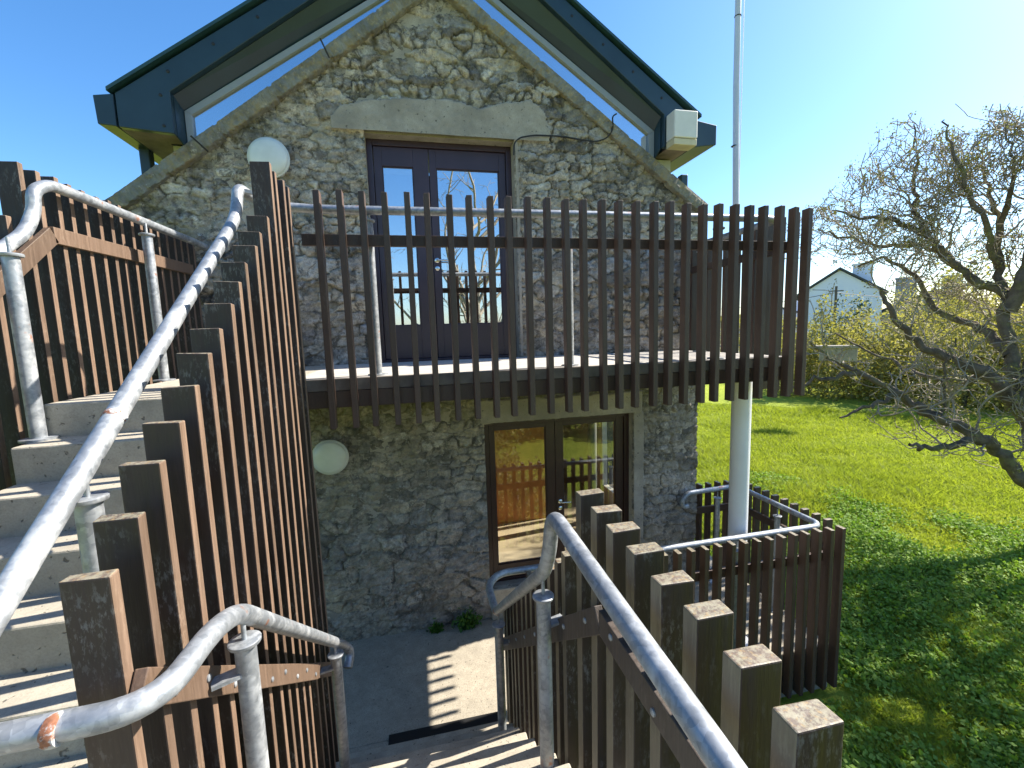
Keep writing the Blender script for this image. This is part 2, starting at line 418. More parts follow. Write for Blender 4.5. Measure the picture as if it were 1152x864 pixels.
def stone_wall():
    res = .0125
    xs = np.arange(-2.72, 3.455, res); zs = np.arange(-4.0, 3.72, res)
    X, Z = np.meshgrid(xs, zs); sh = X.shape
    wx = X+.055*(fbm(X*4, Z*4, 21)-.5)*2+.03*(fbm(X*14, Z*14, 23)-.5)*2
    wz = Z+.05*(fbm(X*4, Z*4, 22)-.5)*2+.022*(fbm(X*14, Z*14, 24)-.5)*2
    seeds = []; z = -4.2
    r = random.Random(5)
    while z < 3.9:
        h = r.choice([.04, .055, .07, .09, .12, .16, .22, .2]); x = -3.0+r.random()*.3
        while x < 3.8:
            wd = h*r.uniform(1.1, 3.6); x += wd
            seeds.append((x-wd/2, z+h/2+r.uniform(-.25, .25)*h))
        z += h
    sd = np.array(seeds); n = len(sd)
    # bucketed nearest two seeds with anisotropic metric
    px = wx.ravel(); pz = wz.ravel()
    order = np.argsort(sd[:, 1]); sd = sd[order]
    F1 = np.full(px.size, 9.); F2 = np.full(px.size, 9.); ID = np.zeros(px.size, int)
    rows = wz  # process by z bands and x bands
    for zb in np.arange(-4.3, 4.0, .3):
        for xb in np.arange(-3.0, 3.7, .6):
            s = np.where((pz >= zb) & (pz < zb+.3) & (px >= xb) & (px < xb+.6))[0]
            if not len(s): continue
            c = np.where((sd[:, 1] > zb-.35) & (sd[:, 1] < zb+.65) & (sd[:, 0] > xb-.6) & (sd[:, 0] < xb+1.2))[0]
            if len(c) < 2: continue
            dx_ = np.abs(px[s][:, None]-sd[c, 0])*.46; dz_ = np.abs(pz[s][:, None]-sd[c, 1]); d = .55*np.maximum(dx_, dz_)+.45*np.sqrt(dx_*dx_+dz_*dz_)
            o2 = np.argpartition(d, 1, axis=1)[:, :2]
            da = np.take_along_axis(d, o2, 1); k = da.argmin(1)
            F1[s] = da.min(1); F2[s] = da.max(1); ID[s] = c[np.take_along_axis(o2, k[:, None], 1)[:, 0]]
    e = (F2-F1).reshape(sh); ID = ID.reshape(sh)
    tone = rng.random(n)[ID]; dep = rng.random(n)[ID]
    cover = fbm(X*.9+3, Z*.9, 41)                 # zones where mortar is flush
    flush = np.clip((cover-.50)*7, 0, 1)*.8
    flush = np.maximum(flush, np.clip((-1.3-Z)*.5, 0, .45)*np.clip((.5-X), 0, 1))
    edge = np.clip(e/.012, 0, 1); edge = edge*edge*(3-2*edge)
    hgt = edge*(.016+.034*dep)*(1-.6*flush)-.012*np.clip(1-np.abs(fbm(X*6, Z*11, 38)-.5)*22, 0, 1)+.016*(fbm(X*9, Z*14, 31)-.5)*2+.016*(fbm(X*24, Z*42, 33, 3)-.5)*2
    hgt += .05*(fbm(X*.8, Z*.8, 35)-.5)
    mort = 1-np.clip((e-.003)/.008, 0, 1); mort = np.maximum(mort*.9, flush*.55*(fbm(X*7, Z*7, 36) > .48))
    # lintel over the upper door: cast block with a wavy broken top
    ltop = np.interp(X, [-.66, -.55, -.38, .1, .45, .82, 1.1, 1.35, 1.5, 1.56], [2.14, 2.24, 2.30, 2.36, 2.37, 2.31, 2.40, 2.44, 2.32, 2.12])+.03*(fbm(X*5, Z*0+3, 51)-.5)
    lint = (X > -.66) & (X < 1.56) & (Z > 2.02) & (Z < ltop)
    lin2 = (X > LD[0]-.05) & (X < LD[1]+.12) & (Z > LD[3]) & (Z < LD[3]+.26+.05*(fbm(X*4, Z*0, 52)-.5))
    jam = ((X > LD[1]) & (X < LD[1]+.14) & (Z < LD[3]) & (Z > ZG)) | ((X > UD[1]) & (X < UD[1]+.04) & (Z > ZD) & (Z < 2.02))
    hl = .055+.008*(fbm(X*6, Z*6, 53)-.5)*2+.004*(fbm(X*30, Z*30, 54)-.5)
    hgt = np.where(lint | lin2, hl, hgt); hgt = np.where(jam, hl-.012, hgt)
    V = np.stack([X, YW-hgt, Z], -1).reshape(-1, 3)
    ny, nx = sh; i = np.arange(nx*ny).reshape(ny, nx)
    Xc = X[:-1, :-1]+res/2; Zc = Z[:-1, :-1]+res/2
    keep = (Zc < gable_top(Xc)-.03)
    for a, b, c_, d in (UD, LD): keep &= ~((Xc > a) & (Xc < b) & (Zc > c_) & (Zc < d))
    lm = (lint | lin2 | jam)[:-1, :-1]
    Qa = np.stack([i[:-1, :-1], i[:-1, 1:], i[1:, 1:], i[1:, :-1]], -1)
    def sub(mask, name, mat):
        Q = Qa[mask]; u, inv = np.unique(Q, return_inverse=True)
        return grid_mesh(name, V[u], inv.reshape(Q.shape), mat, bld, {'stone': tone.ravel()[u], 'mortar': mort.ravel()[u]})
    sub(keep & ~lm, 'gable_wall', M['stone'])
    L1 = sub(keep & lm & (Zc > 1.95) , 'lintel', M['render']); L1['label'] = 'rough grey rendered lintel over the upper door'
    sub(keep & lm & (Zc <= 1.95) & (Zc > -.4), 'door_jamb', M['render'])
    L3 = sub(keep & lm & (Zc <= -.4), 'door_surround', M['render'])
stone_wall()

# body of the building behind the gable face: reveals, side and back walls
rv = MB()
def ring(x0, x1, z0, z1, X0, X1, Z0, Z1, y0, y1):
    rv.box(X0, x0, y0, y1, Z0, Z1); rv.box(x1, X1, y0, y1, Z0, Z1)
    rv.box(x0, x1, y0, y1, z1, Z1)
    if Z0 < z0: rv.box(x0, x1, y0, y1, Z0, z0)
y0 = YW+.004; y1 = 5.35
rv.box(-2.62, -1.75, y0, y1, UD[2], 1.18); rv.box(-1.75, UD[0], y0, y1, UD[2], 1.80); rv.box(UD[1], 2.7, y0, y1, UD[2], 1.80); rv.box(2.7, 3.42, y0, y1, UD[2], 1.30)
rv.box(-1.4, UD[0], y0, y1, 1.80, 2.05); rv.box(UD[1], 2.45, y0, y1, 1.80, 2.05); rv.box(UD[0], UD[1], y0, y1, 2.02, 2.05)
rv.prism([(-1.45, 2.05), (2.4, 2.05), (.42, 3.40)], y0, y1)
ring(*LD, -2.62, 3.42, ZG-.4, UD[2], y0, y1)
tg = rv.build('wall_core', M['render'], bld)
# trim the core where it would rise above the coping: side shoulders
sw = MB()
sw.box(3.36, 3.45, 4.93, 5.36, -4.0, 1.5); sw.box(3.20, 3.42, 5.36, 5.45, -4.0, 1.3); sw.box(3.20, 3.42, 7.0, 12, -4.0, 1.3); sw.box(3.20, 3.42, 5.45, 7.0, -4.0, -2.7); sw.box(3.20, 3.42, 5.45, 7.0, -.55, 1.3); sw.box(-2.62, -2.3, 5.36, 12, -4, 1.1); sw.box(-2.3, 3.2, 11.7, 12, -4, 3)
sw.build('side_wall', M['stone'], bld)

# coping slabs, rough
def slab_strip(name, p0, p1, th, y0, y1, seed):
    n = 420; k = 9
    t_ = np.linspace(0, 1, n); dx, dz = p1[0]-p0[0], p1[1]-p0[1]; L = math.hypot(dx, dz)
    nxz = np.array([-dz, dx])/L;
    if nxz[1] < 0: nxz = -nxz
    prof = [(-.5, y0+.03), (-.5, y0+.002), (-.44, y0-.008), (-.1, y0-.012), (.2, y0-.012), (.44, y0-.006), (.5, y0+.006), (.5, y0+.05), (.5, (y0+y1)/2), (.5, y1), (-.5, y1)]
    V = []
    for t1 in t_:
        ang = seed+t1*L
        jt = 1-.18*(abs(((t1*L/.62) % 1)-.5) > .47)
        for a, y in prof:
            nn = float(fbm(np.array([ang*3+a*2]), np.array([y*9+seed]), seed))-.5
            n2 = float(fbm(np.array([ang*14+a*5]), np.array([y*20+seed]), seed+3))-.5
            n3 = float(fbm(np.array([ang*40+a*9]), np.array([y*50+seed]), seed+5, 3))-.5
            h = a*th*jt+.02*nn+.02*n2+.02*n3
            V.append((p0[0]+dx*t1+nxz[0]*h, y+.03*n2+.02*nn+.025*n3, p0[1]+dz*t1+nxz[1]*h))
    m_ = len(prof); Q = []
    for i in range(n-1):
        for j in range(m_): Q.append((i*m_+j, i*m_+(j+1) % m_, (i+1)*m_+(j+1) % m_, (i+1)*m_+j))
    return grid_mesh(name, np.array(V), np.array(Q), M['coping'], bld, smooth=False)
slab_strip('coping', (-2.62, 1.19), (.42, 3.475), .13, 4.815, 5.36, 3)
slab_strip('coping', (.42, 3.475), (3.46, 1.37), .13, 4.815, 5.36, 8)

# modern roof with deep verge
def poly_part(name, poly, y0, y1, mat, parent, bevel=0):
    b = MB(); b.prism(poly, y0, y1); return b.build(name, mat, parent, bevel)
AP = .52
roofp = thing  # alias kept simple
FL_out = [(-2.25, 2.03), (AP, 3.955)]; 
K = 4.7/4.5
def kp(l): return [(x*K, z*K) for x, z in l]
poly_part('verge_fascia', kp([(-2.26, 1.77), (-1.86, 1.74), (-1.86, 2.07), (AP, 3.80), (2.70, 2.21), (2.70, 1.89), (3.02, 1.88), (3.02, 2.22), (AP, 3.95), (-2.26, 2.03)]), 4.67, 4.73, M['green_metal'], bld, .006)
def sheet(name, quad, mat, th=.012):
    b = MB(); q = [Vector(p) for p in quad]; nn = (q[1]-q[0]).cross(q[2]-q[0]).normalized()*th
    b.add(q+[p+nn for p in q], [(0, 3, 2, 1), (4, 5, 6, 7), (0, 1, 5, 4), (1, 2, 6, 5), (2, 3, 7, 6), (3, 0, 4, 7)]); return b.build(name, mat, bld)
yl, yr = 4.732, 4.85; G = .97
def gp(l): return [(x*G, z*G) for x, z in l]
sheet('verge_lining', [(-1.86*K, yl, 2.07*K), (AP*K, yl, 3.80*K), (AP*G, yr, 3.86*G), (-1.97*G, yr, 2.14*G)], M['green_metal'])
sheet('verge_lining', [(2.70*K, yl, 2.21*K), (AP*K, yl, 3.80*K), (AP*G, yr, 3.86*G), (2.89*G, yr, 2.27*G)], M['green_metal'])
sheet('verge_lining', [(-1.86*K, yl, 1.74*K), (-1.86*K, yl, 2.07*K), (-1.97*G, yr, 2.14*G), (-1.97*G, yr, 1.80*G)], M['green_metal'])
sheet('verge_lining', [(2.70*K, yl, 1.89*K), (2.70*K, yl, 2.21*K), (2.89*G, yr, 2.27*G), (2.89*G, yr, 1.95*G)], M['green_metal'])
def bolt(x, z):
    b = MB(); b.lathe((x*K, 4.671, z*K), (0, -1, 0), [(.014, -.002), (.014, .005), (.006, .009)], 10); b.build('bolt', M['black'], bld)
for k in range(7):
    f_ = (k+.4)/7
    for xa, za, xb, zb in ((-2.0, 2.13, AP, 3.86), (2.80, 2.28, AP, 3.86)): bolt(xa+(xb-xa)*f_, za+(zb-za)*f_)
for p in ((-2.33, 1.97), (-2.33, 1.83), (-1.93, 1.80), (-1.93, 2.04), (3.08, 2.10), (3.08, 1.95)): bolt(*p)
b = MB()
for xa, za in ((-2.30*K, 2.03*K), (3.12*K, 2.20*K)):
    th = .03
    b.add([(xa, 4.635, za), (AP, 4.635, 3.975*K), (AP, 12, 3.975*K), (xa, 12, za), (xa, 4.635, za+th), (AP, 4.635, 3.975*K+th), (AP, 12, 3.975*K+th), (xa, 12, za+th)],
          [(0, 3, 2, 1), (4, 5, 6, 7), (0, 1, 5, 4), (1, 2, 6, 5), (2, 3, 7, 6), (3, 0, 4, 7)])
b.build('roof', M['green_edge'], bld)
for s_ in (-1, 1):
    b = MB()
    if s_ < 0: b.prism(kp([(-2.41, 2.0), (-2.40, 1.78), (-2.27, 1.77), (-2.27, 2.02)]), 4.66, 12)
    else: b.prism(kp([(3.32, 2.14), (3.32, 1.94), (3.04, 1.90), (3.04, 2.18)]), 4.66, 12)
    b.build('gutter', M['green_metal'], bld, .006)
    xp = -2.42 if s_ < 0 else 3.40
    b = MB(); b.box(xp-.045, xp+.045, 5.15, 5.24, -1.0, 1.87); b.build('downpipe', M['green_metal'], bld, .01)
    if s_ < 0: sheet('soffit', [(-2.27*K, 4.74, 1.772*K), (-2.12, 4.74, 1.772*K), (-2.12, 12, 1.772*K), (-2.27*K, 12, 1.772*K)], M['soffit'])
    else: sheet('soffit', [(2.90, 4.74, 1.90*K), (3.05*K, 4.74, 1.905*K), (3.05*K, 12, 1.905*K), (2.90, 12, 1.90*K)], M['soffit'])
sheet('soffit', [(-2.118, 4.735, 1.772*K), (-1.965, 4.735, 1.772*K), (-1.965, 5.0, 1.772*K), (-2.118, 5.0, 1.772*K)], M['soffit'])
b = MB(); b.box(-2.11, -1.98, 5.02, 5.2, 1.2, 1.845); b.box(2.89, 3.12, 5.02, 5.2, 1.1, 1.97)
b.box(-2.11, -2.0, 5.2, 12, 1.0, 1.845); b.box(3.0, 3.12, 5.2, 12, 1.2, 1.97)
b.build('side_panel', M['panel_grey'], bld)
# raking glazed strips between coping and verge
for s_ in (-1, 1):
    w_ = MB()
    if s_ < 0:
        out = [(-1.97, 1.55), (-1.97, 2.12), (AP, 3.785), (AP, 3.3)]; inn = [(-1.91, 1.81), (-1.91, 2.115), (AP, 3.76), (AP, 3.60)]
        strip = [[(-1.97, 1.74), (-1.97, 2.145), (-1.91, 2.115), (-1.91, 1.79)], [(-1.97, 2.145), (AP, 3.82), (AP, 3.76), (-1.91, 2.115)]]
    else:
        inn = [(2.81, 1.92), (2.81, 2.235), (AP, 3.76), (AP, 3.53)]
        strip = [[(2.81, 1.91), (2.81, 2.235), (2.88, 2.27), (2.88, 1.86)], [(2.81, 2.235), (AP, 3.76), (AP, 3.82), (2.88, 2.27)]]
    wn = bpy.data.objects.new('window', None); COL.objects.link(wn); wn.parent = bld; wn.location = Vector((AP, 5.0, 2.4))-Vector(bld.location)
    for st_ in strip: w_.prism(gp(st_), 4.83, 4.90)
    w_.build('window_frame', M['frame_grey'], wn, .004)
    g_ = MB(); g_.prism(gp(inn), 4.862, 4.868); g_.build('pane', M['glass'], wn)

def door(name, op, y, mat, gl, leaves, head, sill, label):
    x0, x1, z0, z1 = op
    d = bpy.data.objects.new(name, None); COL.objects.link(d); d.parent = bld
    d.location = Vector(((x0+x1)/2, y, z0))-Vector(bld.location); d['label'] = label
    fr = MB(); f = .06
    fr.box(x0, x0+f, y, y+.09, z0, z1); fr.box(x1-f, x1, y, y+.09, z0, z1)
    fr.box(x0+f, x1-f, y, y+.09, z1-f, z1); fr.box(x0+f, x1-f, y, y+.09, z0, z0+.035)
    fr.build('door_frame', mat, d, .004)
    for (a, b_, ga, gb, gz0, gz1) in leaves:
        l = MB(); yy = y+.022
        l.box(a, ga, yy, yy+.05, z0+.04, z1-f-.004); l.box(gb, b_, yy, yy+.05, z0+.04, z1-f-.004)
        l.box(ga, gb, yy, yy+.05, gz1, z1-f-.004); l.box(ga, gb, yy, yy+.05, z0+.04, gz0)
        # glazing bead
        for q in ((ga, ga+.012, gz0, gz1), (gb-.012, gb, gz0, gz1), (ga+.012, gb-.012, gz1-.012, gz1), (ga+.012, gb-.012, gz0, gz0+.012)):
            l.box(q[0], q[1], yy+.012, yy+.04, q[2], q[3])
        l.build('door_leaf', mat, d, .003)
        g = MB(); g.box(ga+.013, gb-.013, yy+.022, yy+.026, gz0+.013, gz1-.013); g.build('pane', gl, d)
    return d
ud = door('door', UD, 5.03, M['door'], M['glass'], [(-.295, .268, -.215, .105, .10, 1.765), (.274, 1.105, .345, 1.03, .10, 1.765)], 0, 0, 'plum glazed double door on the balcony')
ld = door('door', LD, 4.98, M['door_low'], M['glass_low'], [(.80, 1.60, .86, 1.49, -2.79, -1.13), (1.606, 2.495, 1.70, 2.39, -2.79, -1.13)], 0, 0, 'dark brown glazed double door at ground level')
def handle(x, z, y, parent):
    h = MB(); h.lathe((x, y, z), (0, -1, 0), [(.026, 0), (.026, .008), (.02, .012)], 20)
    h.tube(smooth_path([(x, y, z), (x, y-.05, z), (x+.12, y-.05, z-.005)], 5, .02), .009, 10)
    h.lathe((x, y, z-.085), (0, -1, 0), [(.024, 0), (.024, .008), (.012, .014)], 20)
    h.build('handle', M['steel'], parent)
handle(.31, .80, 5.050, ud); handle(1.655, -2.08, 5.0, ld)
b = MB(); b.box(LD[0], LD[1], 4.82, 5.3, ZG+.002, LD[2]-.004); b.build('door_step', M['step'], bld, .01)

# rooms behind the doors
b = MB()
b.box(-1.2, 3.2, 5.36, 9.0, -3.1, -3.0)
b.build('interior_floor', M['inner_floor'], bld)
b = MB()
b.box(-1.3, -1.2, 5.36, 9, -3.0, -.4); b.box(-1.2, 3.2, 9.0, 9.1, -3.0, -.4); b.box(-1.2, 3.2, 5.36, 9, -.5, -.4)
b.box(3.1, 3.19, 5.36, 5.45, -3.0, -.5); b.box(3.1, 3.19, 7.0, 9.0, -3.0, -.5); b.box(3.1, 3.19, 5.45, 7.0, -3.0, -2.7)
b.build('interior_wall', M['inner_white'], bld)
b = MB(); b.box(-1.19, 1.95, 6.6, 6.7, -3.0, -.5)
b.build('interior_partition', M['inner_orange'], bld)
b = MB(); b.prism_x([(6.0, -2.9), (8.3, -1.0), (8.3, -1.25), (6.25, -2.98)], .2, .95); b.build('interior_stair', M['inner_orange'], bld)
b = MB(); b.tube([(2.62, 6.3, -3), (2.62, 6.3, -.5)], .07, 20); b.build('interior_column', plain('interior_column_grey', (.22, .22, .21), .6), bld)
b = MB(); b.box(-2.2, 3.0, 9.0, 9.1, -.3, 3); b.box(-2.2, 3.0, 5.36, 9.0, -.35, -.3)
b.build('upper_interior', M['inner_dark'], bld)

# ------------------------------------------------------------------ wall fittings
def wall_lamp(x, z, label):
    l = thing('wall_lamp', (x, YW-.03, z), label, 'lamp', 'round bulkhead lamps on the gable')
    b = MB(); b.lathe((x, YW+.01, z), (0, -1, 0), [(.165, 0), (.165, .075), (.172, .08), (.185, .085), (.185, .10), (.172, .108)], 56); b.build('base', M['lamp_rim'], l)
    b = MB(); b.lathe((x, YW+.01, z), (0, -1, 0), [(.172, .104), (.170, .120), (.155, .136), (.125, .148), (.07, .157), (.02, .16)], 56); b.build('cover', M['lamp'], l)
wall_lamp(-1.235, 1.705, 'round white bulkhead lamp high on the wall behind the tallest pickets')
wall_lamp(-.905, -1.24, 'round white bulkhead lamp low on the wall under the balcony')
ab = thing('alarm_box', (2.98, 4.6, 2.1), 'cream plastic alarm box fixed to the right end of the roof verge', 'alarm box')
b = MB(); b.box(2.84, 3.12, 4.50, 4.665, 2.01, 2.29); b.build('casing', M['box'], ab, .012)
b = MB(); b.prism([(2.845, 1.94), (3.115, 1.94), (3.118, 2.006), (2.842, 2.006)], 4.51, 4.665); b.build('base_plate', plain('yellowed_plastic', (.55, .47, .30), .5), ab, .006)
b = MB(); P = [(1.155, 4.83, 1.86), (1.16, 4.82, 1.98), (1.22, 4.81, 2.03), (1.38, 4.82, 2.07), (1.7, 4.83, 2.08), (1.95, 4.82, 2.05), (2.08, 4.82, 2.04), (2.22, 4.82, 2.09), (2.28, 4.80, 2.18), (2.26, 4.78, 2.30), (2.31, 4.78, 2.33)]
b.tube(smooth_path(P, 5, .08), .008, 8); tag(b.build('cable', M['black']), 'loose black cable running from the upper door frame to the right coping', 'cable')
def nail(p, q, label):
    b = MB(); b.tube([p, q], .008, 6); tag(b.build('iron_spike', M['black']), label, 'spike', 'rusty iron spikes in the left coping')
nail((-1.73, 4.78, 1.72), (-1.83, 4.70, 1.82), 'rusty iron spike sticking out of the coping just above the upper lamp')
nail((-.62, 4.78, 2.62), (-.68, 4.70, 2.74), 'rusty iron spike sticking out of the coping left of the lintel')
b = MB(); b.box(.22, .27, 4.78, 4.84, 1.0, 1.02)

# ------------------------------------------------------------------ stairs and landings
def step_poly(name, x0, x1, prof, parent, jag=0):
    b = MB(); b.prism_x(prof, x0, x1); return b.build(name, M['step'], parent, .008)
ust = thing('upper_staircase', (-1.3, 1.7, ZM), 'speckled concrete steps climbing on the left to the balcony', 'staircase')
R_, T_ = .168, .215; YN = 2.62
for i in range(1, 8):
    zt = ZD-i*R_; yn = YN-i*T_
    b = MB(); b.box(-1.80, -.815, yn, yn+T_+.03, zt-.20, zt); b.build('step', M['step'], ust, .008)
b = MB(); b.box(-1.80, -.815, YN, 4.86, ZD-.22, ZD-.001); b.build('top_landing', M['step'], ust, .008)
lst = thing('lower_staircase', (0, 2.3, ZG), 'sunlit concrete steps going down between the handrails to the paving', 'staircase')
R2, T2 = .174, .222; Y2 = 1.30
for i in range(1, 10):
    zt = ZM-i*R2; yn = Y2+i*T2        # nosing faces +Y
    b = MB(); b.box(-.72, .60, yn-T2-.02, yn, zt-.25, zt); b.build('step', M['step'], lst, .008)
b = MB(); b.box(-2.2, .72, -2.2, Y2, ZM-.25, ZM); tag(b.build('landing', M['step'], bevel=.008), kind='structure')
b = MB(); b.box(-.38, .575, 3.45, 3.56, ZG+.002, ZG+.014); 
tag(b.build('drain_strip', M['black'], bevel=.004), 'black drain strip across the paving at the foot of the steps', 'drain')

# ------------------------------------------------------------------ fences
def picket(parent, x, y, z0, z1, wx, wy, along, mats=None, jit=.004):
    x += random.uniform(-jit, jit); y += random.uniform(-jit, jit)*.6; z1 += random.uniform(-.006, .006)
    tx = random.uniform(-.004, .004); ty = random.uniform(-.003, .003)
    h = z1-z0
    c = [(-1, -1), (1, -1), (1, 1), (-1, 1)]; vs = []
    for zz, k in ((z0, 0), (z1, 1)):
        for a, b_ in c: vs.append((x+a*wx/2+tx*h*(k-.6), y+b_*wy/2+ty*h*(k-.6), zz+(random.uniform(-.003, .003) if k else 0)))
    fs = [(0, 3, 2, 1), (4, 5, 6, 7), (0, 1, 5, 4), (1, 2, 6, 5), (2, 3, 7, 6), (3, 0, 4, 7)]
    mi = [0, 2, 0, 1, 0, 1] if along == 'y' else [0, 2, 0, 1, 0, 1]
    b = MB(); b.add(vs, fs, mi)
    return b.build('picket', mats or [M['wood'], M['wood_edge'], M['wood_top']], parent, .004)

# big fence between the two flights
fA = thing('picket_fence', (-.75, 1.1, ZM), 'tall dark brown picket fence stepping up between the two flights of stairs', 'fence')
def under(y): return max(ZG+.01, (ZM if y < Y2 else ZM-.784*(y-Y2))-.38)
y = 1.155
for k in range(13):
    picket(fA, -.75, y, under(y), -.526+.79*(y-1.155), .1, .036, 'y'); y += .1217
y += .012
while y < 3.17:
    picket(fA, -.75, y, under(y), .945, .1, .036, 'y'); y += .13
b = MB(); b.bar((-.684, 1.14, -.815), (-.684, 2.70, -2.02), .03, .085); b.build('rail_board', M['board'], fA, .003)
b = MB(); b.bar((-.684, 2.72, -2.03), (-.684, 3.28, -2.46), .03, .085); b.build('rail_board', M['board'], fA, .003)
b = MB(); b.bar((-.816, 1.30, -.808), (-.816, 2.75, .34), .03, .085); b.build('rail_board', M['board'], fA, .003)

# left fence
fB = thing('picket_fence', (-2.0, 2.8, ZD), 'brown picket fence along the far left side of the upper steps', 'fence')
def ub(y): return (ZD if y > YN else ZD-.78*(YN-y))-.45
y = 2.93
while y < 4.86:
    picket(fB, -2.0, y, ub(y), .955, .1, .034, 'y'); y += .118
y = 2.93-.118
while y > 1.0:
    picket(fB, -2.0, y, ub(y), .65-.78*(2.80-y), .1, .034, 'y'); y -= .118
b = MB(); b.bar((-1.937, 3.06, .615), (-1.937, 3.82, .635), .03, .09); b.build('rail_board', M['board'], fB, .003)
b = MB(); b.bar((-1.937, 3.85, .635), (-1.937, 4.7, .65), .03, .09); b.build('rail_board', M['board'], fB, .003)
b = MB(); b.bar((-1.937, 3.06, .615), (-1.937, 1.6, -.55), .03, .09); b.build('rail_board', M['board'], fB, .003)

# right fence of lower flight
fC = thing('picket_fence', (.65, .5, ZM), 'brown picket fence with lichened tops beside the near right handrail', 'fence')
y = .30
while y < 1.60:
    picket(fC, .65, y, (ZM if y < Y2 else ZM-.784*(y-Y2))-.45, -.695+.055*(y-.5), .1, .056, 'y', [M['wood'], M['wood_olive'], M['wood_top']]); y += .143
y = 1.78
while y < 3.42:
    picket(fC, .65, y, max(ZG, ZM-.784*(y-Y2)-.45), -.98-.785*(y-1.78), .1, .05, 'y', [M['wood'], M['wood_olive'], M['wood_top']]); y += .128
b = MB(); b.bar((.585, .2, -1.0), (.585, 1.33, -1.0), .03, .09); b.build('rail_board', M['board_grey'], fC, .003)
b = MB(); b.bar((.584, 1.34, -1.0), (.584, 3.32, -2.54), .03, .09); b.build('rail_board', M['board_grey'], fC, .003)

# platform fence
fD = thing('picket_fence', (4.06, 3.55, ZG), 'dark picket fence enclosing the paved area by the lawn at the wall corner', 'fence')
WD = [M['wood_dark'], M['wood_side'], M['wood_top']]
x = .86
while x < 4.15:
    picket(fD, x, 3.47, ZG-.42, -2.05, .042, .085, 'x', WD); x += .141
y = 3.66
while y < 4.85:
    picket(fD, 4.16, y, ZG-.42, -2.05, .085, .042, 'y', WD); y += .141
for k in range(5): picket(fD, 3.56+k*.135, 4.97, ZG-.42, -2.05, .042, .085, 'x', WD)
b = MB(); b.box(.72, 4.1, 3.524, 3.56, -2.42, -2.33); b.build('rail_board', M['wood_dark'], fD, .003)
b = MB(); b.box(4.072, 4.108, 3.57, 4.9, -2.42, -2.33); b.build('rail_board', M['wood_dark'], fD, .003)
b = MB(); b.box(3.47, 4.1, 4.88, 4.915, -2.42, -2.33); b.build('rail_board', M['wood_dark'], fD, .003)
# ------------------------------------------------------------------ balcony
bal = thing('balcony', (1.3, 4.0, ZD), 'timber decked balcony in front of the upper door', 'balcony')
b = MB(); b.box(-.812, 3.20, 3.28, 4.86, ZD-.05, ZD); b.build('deck', M['deck'], bal)
b = MB(); b.box(-.80, 3.22, 3.255, 3.276, ZD-.085, ZD-.002); b.build('deck_edge', plain('weathered_edge_board', (.14, .12, .10), .9, 0, .4, 6), bal, .003)
b = MB(); b.box(-.80, 3.22, 3.257, 3.31, ZD-.205, ZD-.088); b.build('front_beam', M['wood_dark'], bal, .003)
b = MB(); b.box(3.205, 3.235, 3.28, 4.86, ZD-.205, ZD-.003); b.build('side_beam', M['wood_dark'], bal, .003)
for k in range(9):
    b = MB(); xx = -.55+k*.46; b.box(xx, xx+.05, 3.312, 4.86, ZD-.20, ZD-.052); b.build('joist', M['wood_dark'], bal)
fE = thing('picket_fence', (1.3, 3.25, ZD), 'dark picket balustrade around the front and right end of the balcony', 'fence')
x = -.555
while x < 3.30:
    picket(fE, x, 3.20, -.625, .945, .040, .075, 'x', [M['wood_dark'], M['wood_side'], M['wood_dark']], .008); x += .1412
y = 3.36
while y < 4.84:
    picket(fE, 3.29, y, -.625, .945, .075, .040, 'y', [M['wood_dark'], M['wood_side'], M['wood_dark']]); y += .141
b = MB(); b.box(-.68, 3.24, 3.253, 3.29, .61, .685); b.build('rail_board', M['wood_dark'], fE, .003)
b = MB(); b.box(3.2, 3.236, 3.30, 4.86, .61, .685); b.build('rail_board', M['wood_dark'], fE, .003)

# column
cp = thing('column', (3.18, 3.80, ZG), 'white round steel column holding up the balcony corner', 'column')
b = MB(); b.tube([(3.18, 3.80, ZG), (3.18, 3.80, ZD-.21)], .092, 48); b.build('shaft', M['white_post'], cp)
b = MB(); b.lathe((3.18, 3.80, ZG), (0, 0, 1), [(.16, 0), (.16, .03), (.1, .035)], 40); b.build('base_collar', M['white_post'], cp)

# ------------------------------------------------------------------ handrails
RR = .030
def hpost(parent, x, y, z0, z1, r=.032, bracket=None):
    b = MB(); b.tube([(x, y, z0), (x, y, z1)], r, 24); p = b.build('post', M['galv'], parent)
    b = MB(); b.lathe((x, y, z1), (0, 0, 1), [(.046, -.004), (.048, 0), (.048, .008), (.044, .011)], 28); b.build('cap_plate', M['galv'], p).location = -Vector((0, 0, 0))
    b = MB(); b.tube([(x, y, z1+.005), (x, y, z1+.085)], .0075, 10); b.build('stem', M['galv'], p)
    b = MB(); b.lathe((x, y, z0), (0, 0, 1), [(.07, 0), (.07, .01), (.04, .012)], 28); b.build('foot_plate', M['galv'], p)
    if bracket:
        xx, yy, zz = bracket; b = MB(); b.bar((x, y, zz), (xx, yy, zz), .05, .012); b.build('bracket', M['galv'], p)
def rail(parent, pts, rad=.10, r=RR, n=8):
    b = MB(); b.tube(smooth_path(pts, n, rad), r, 24); return b.build('rail', M['galv'], parent)

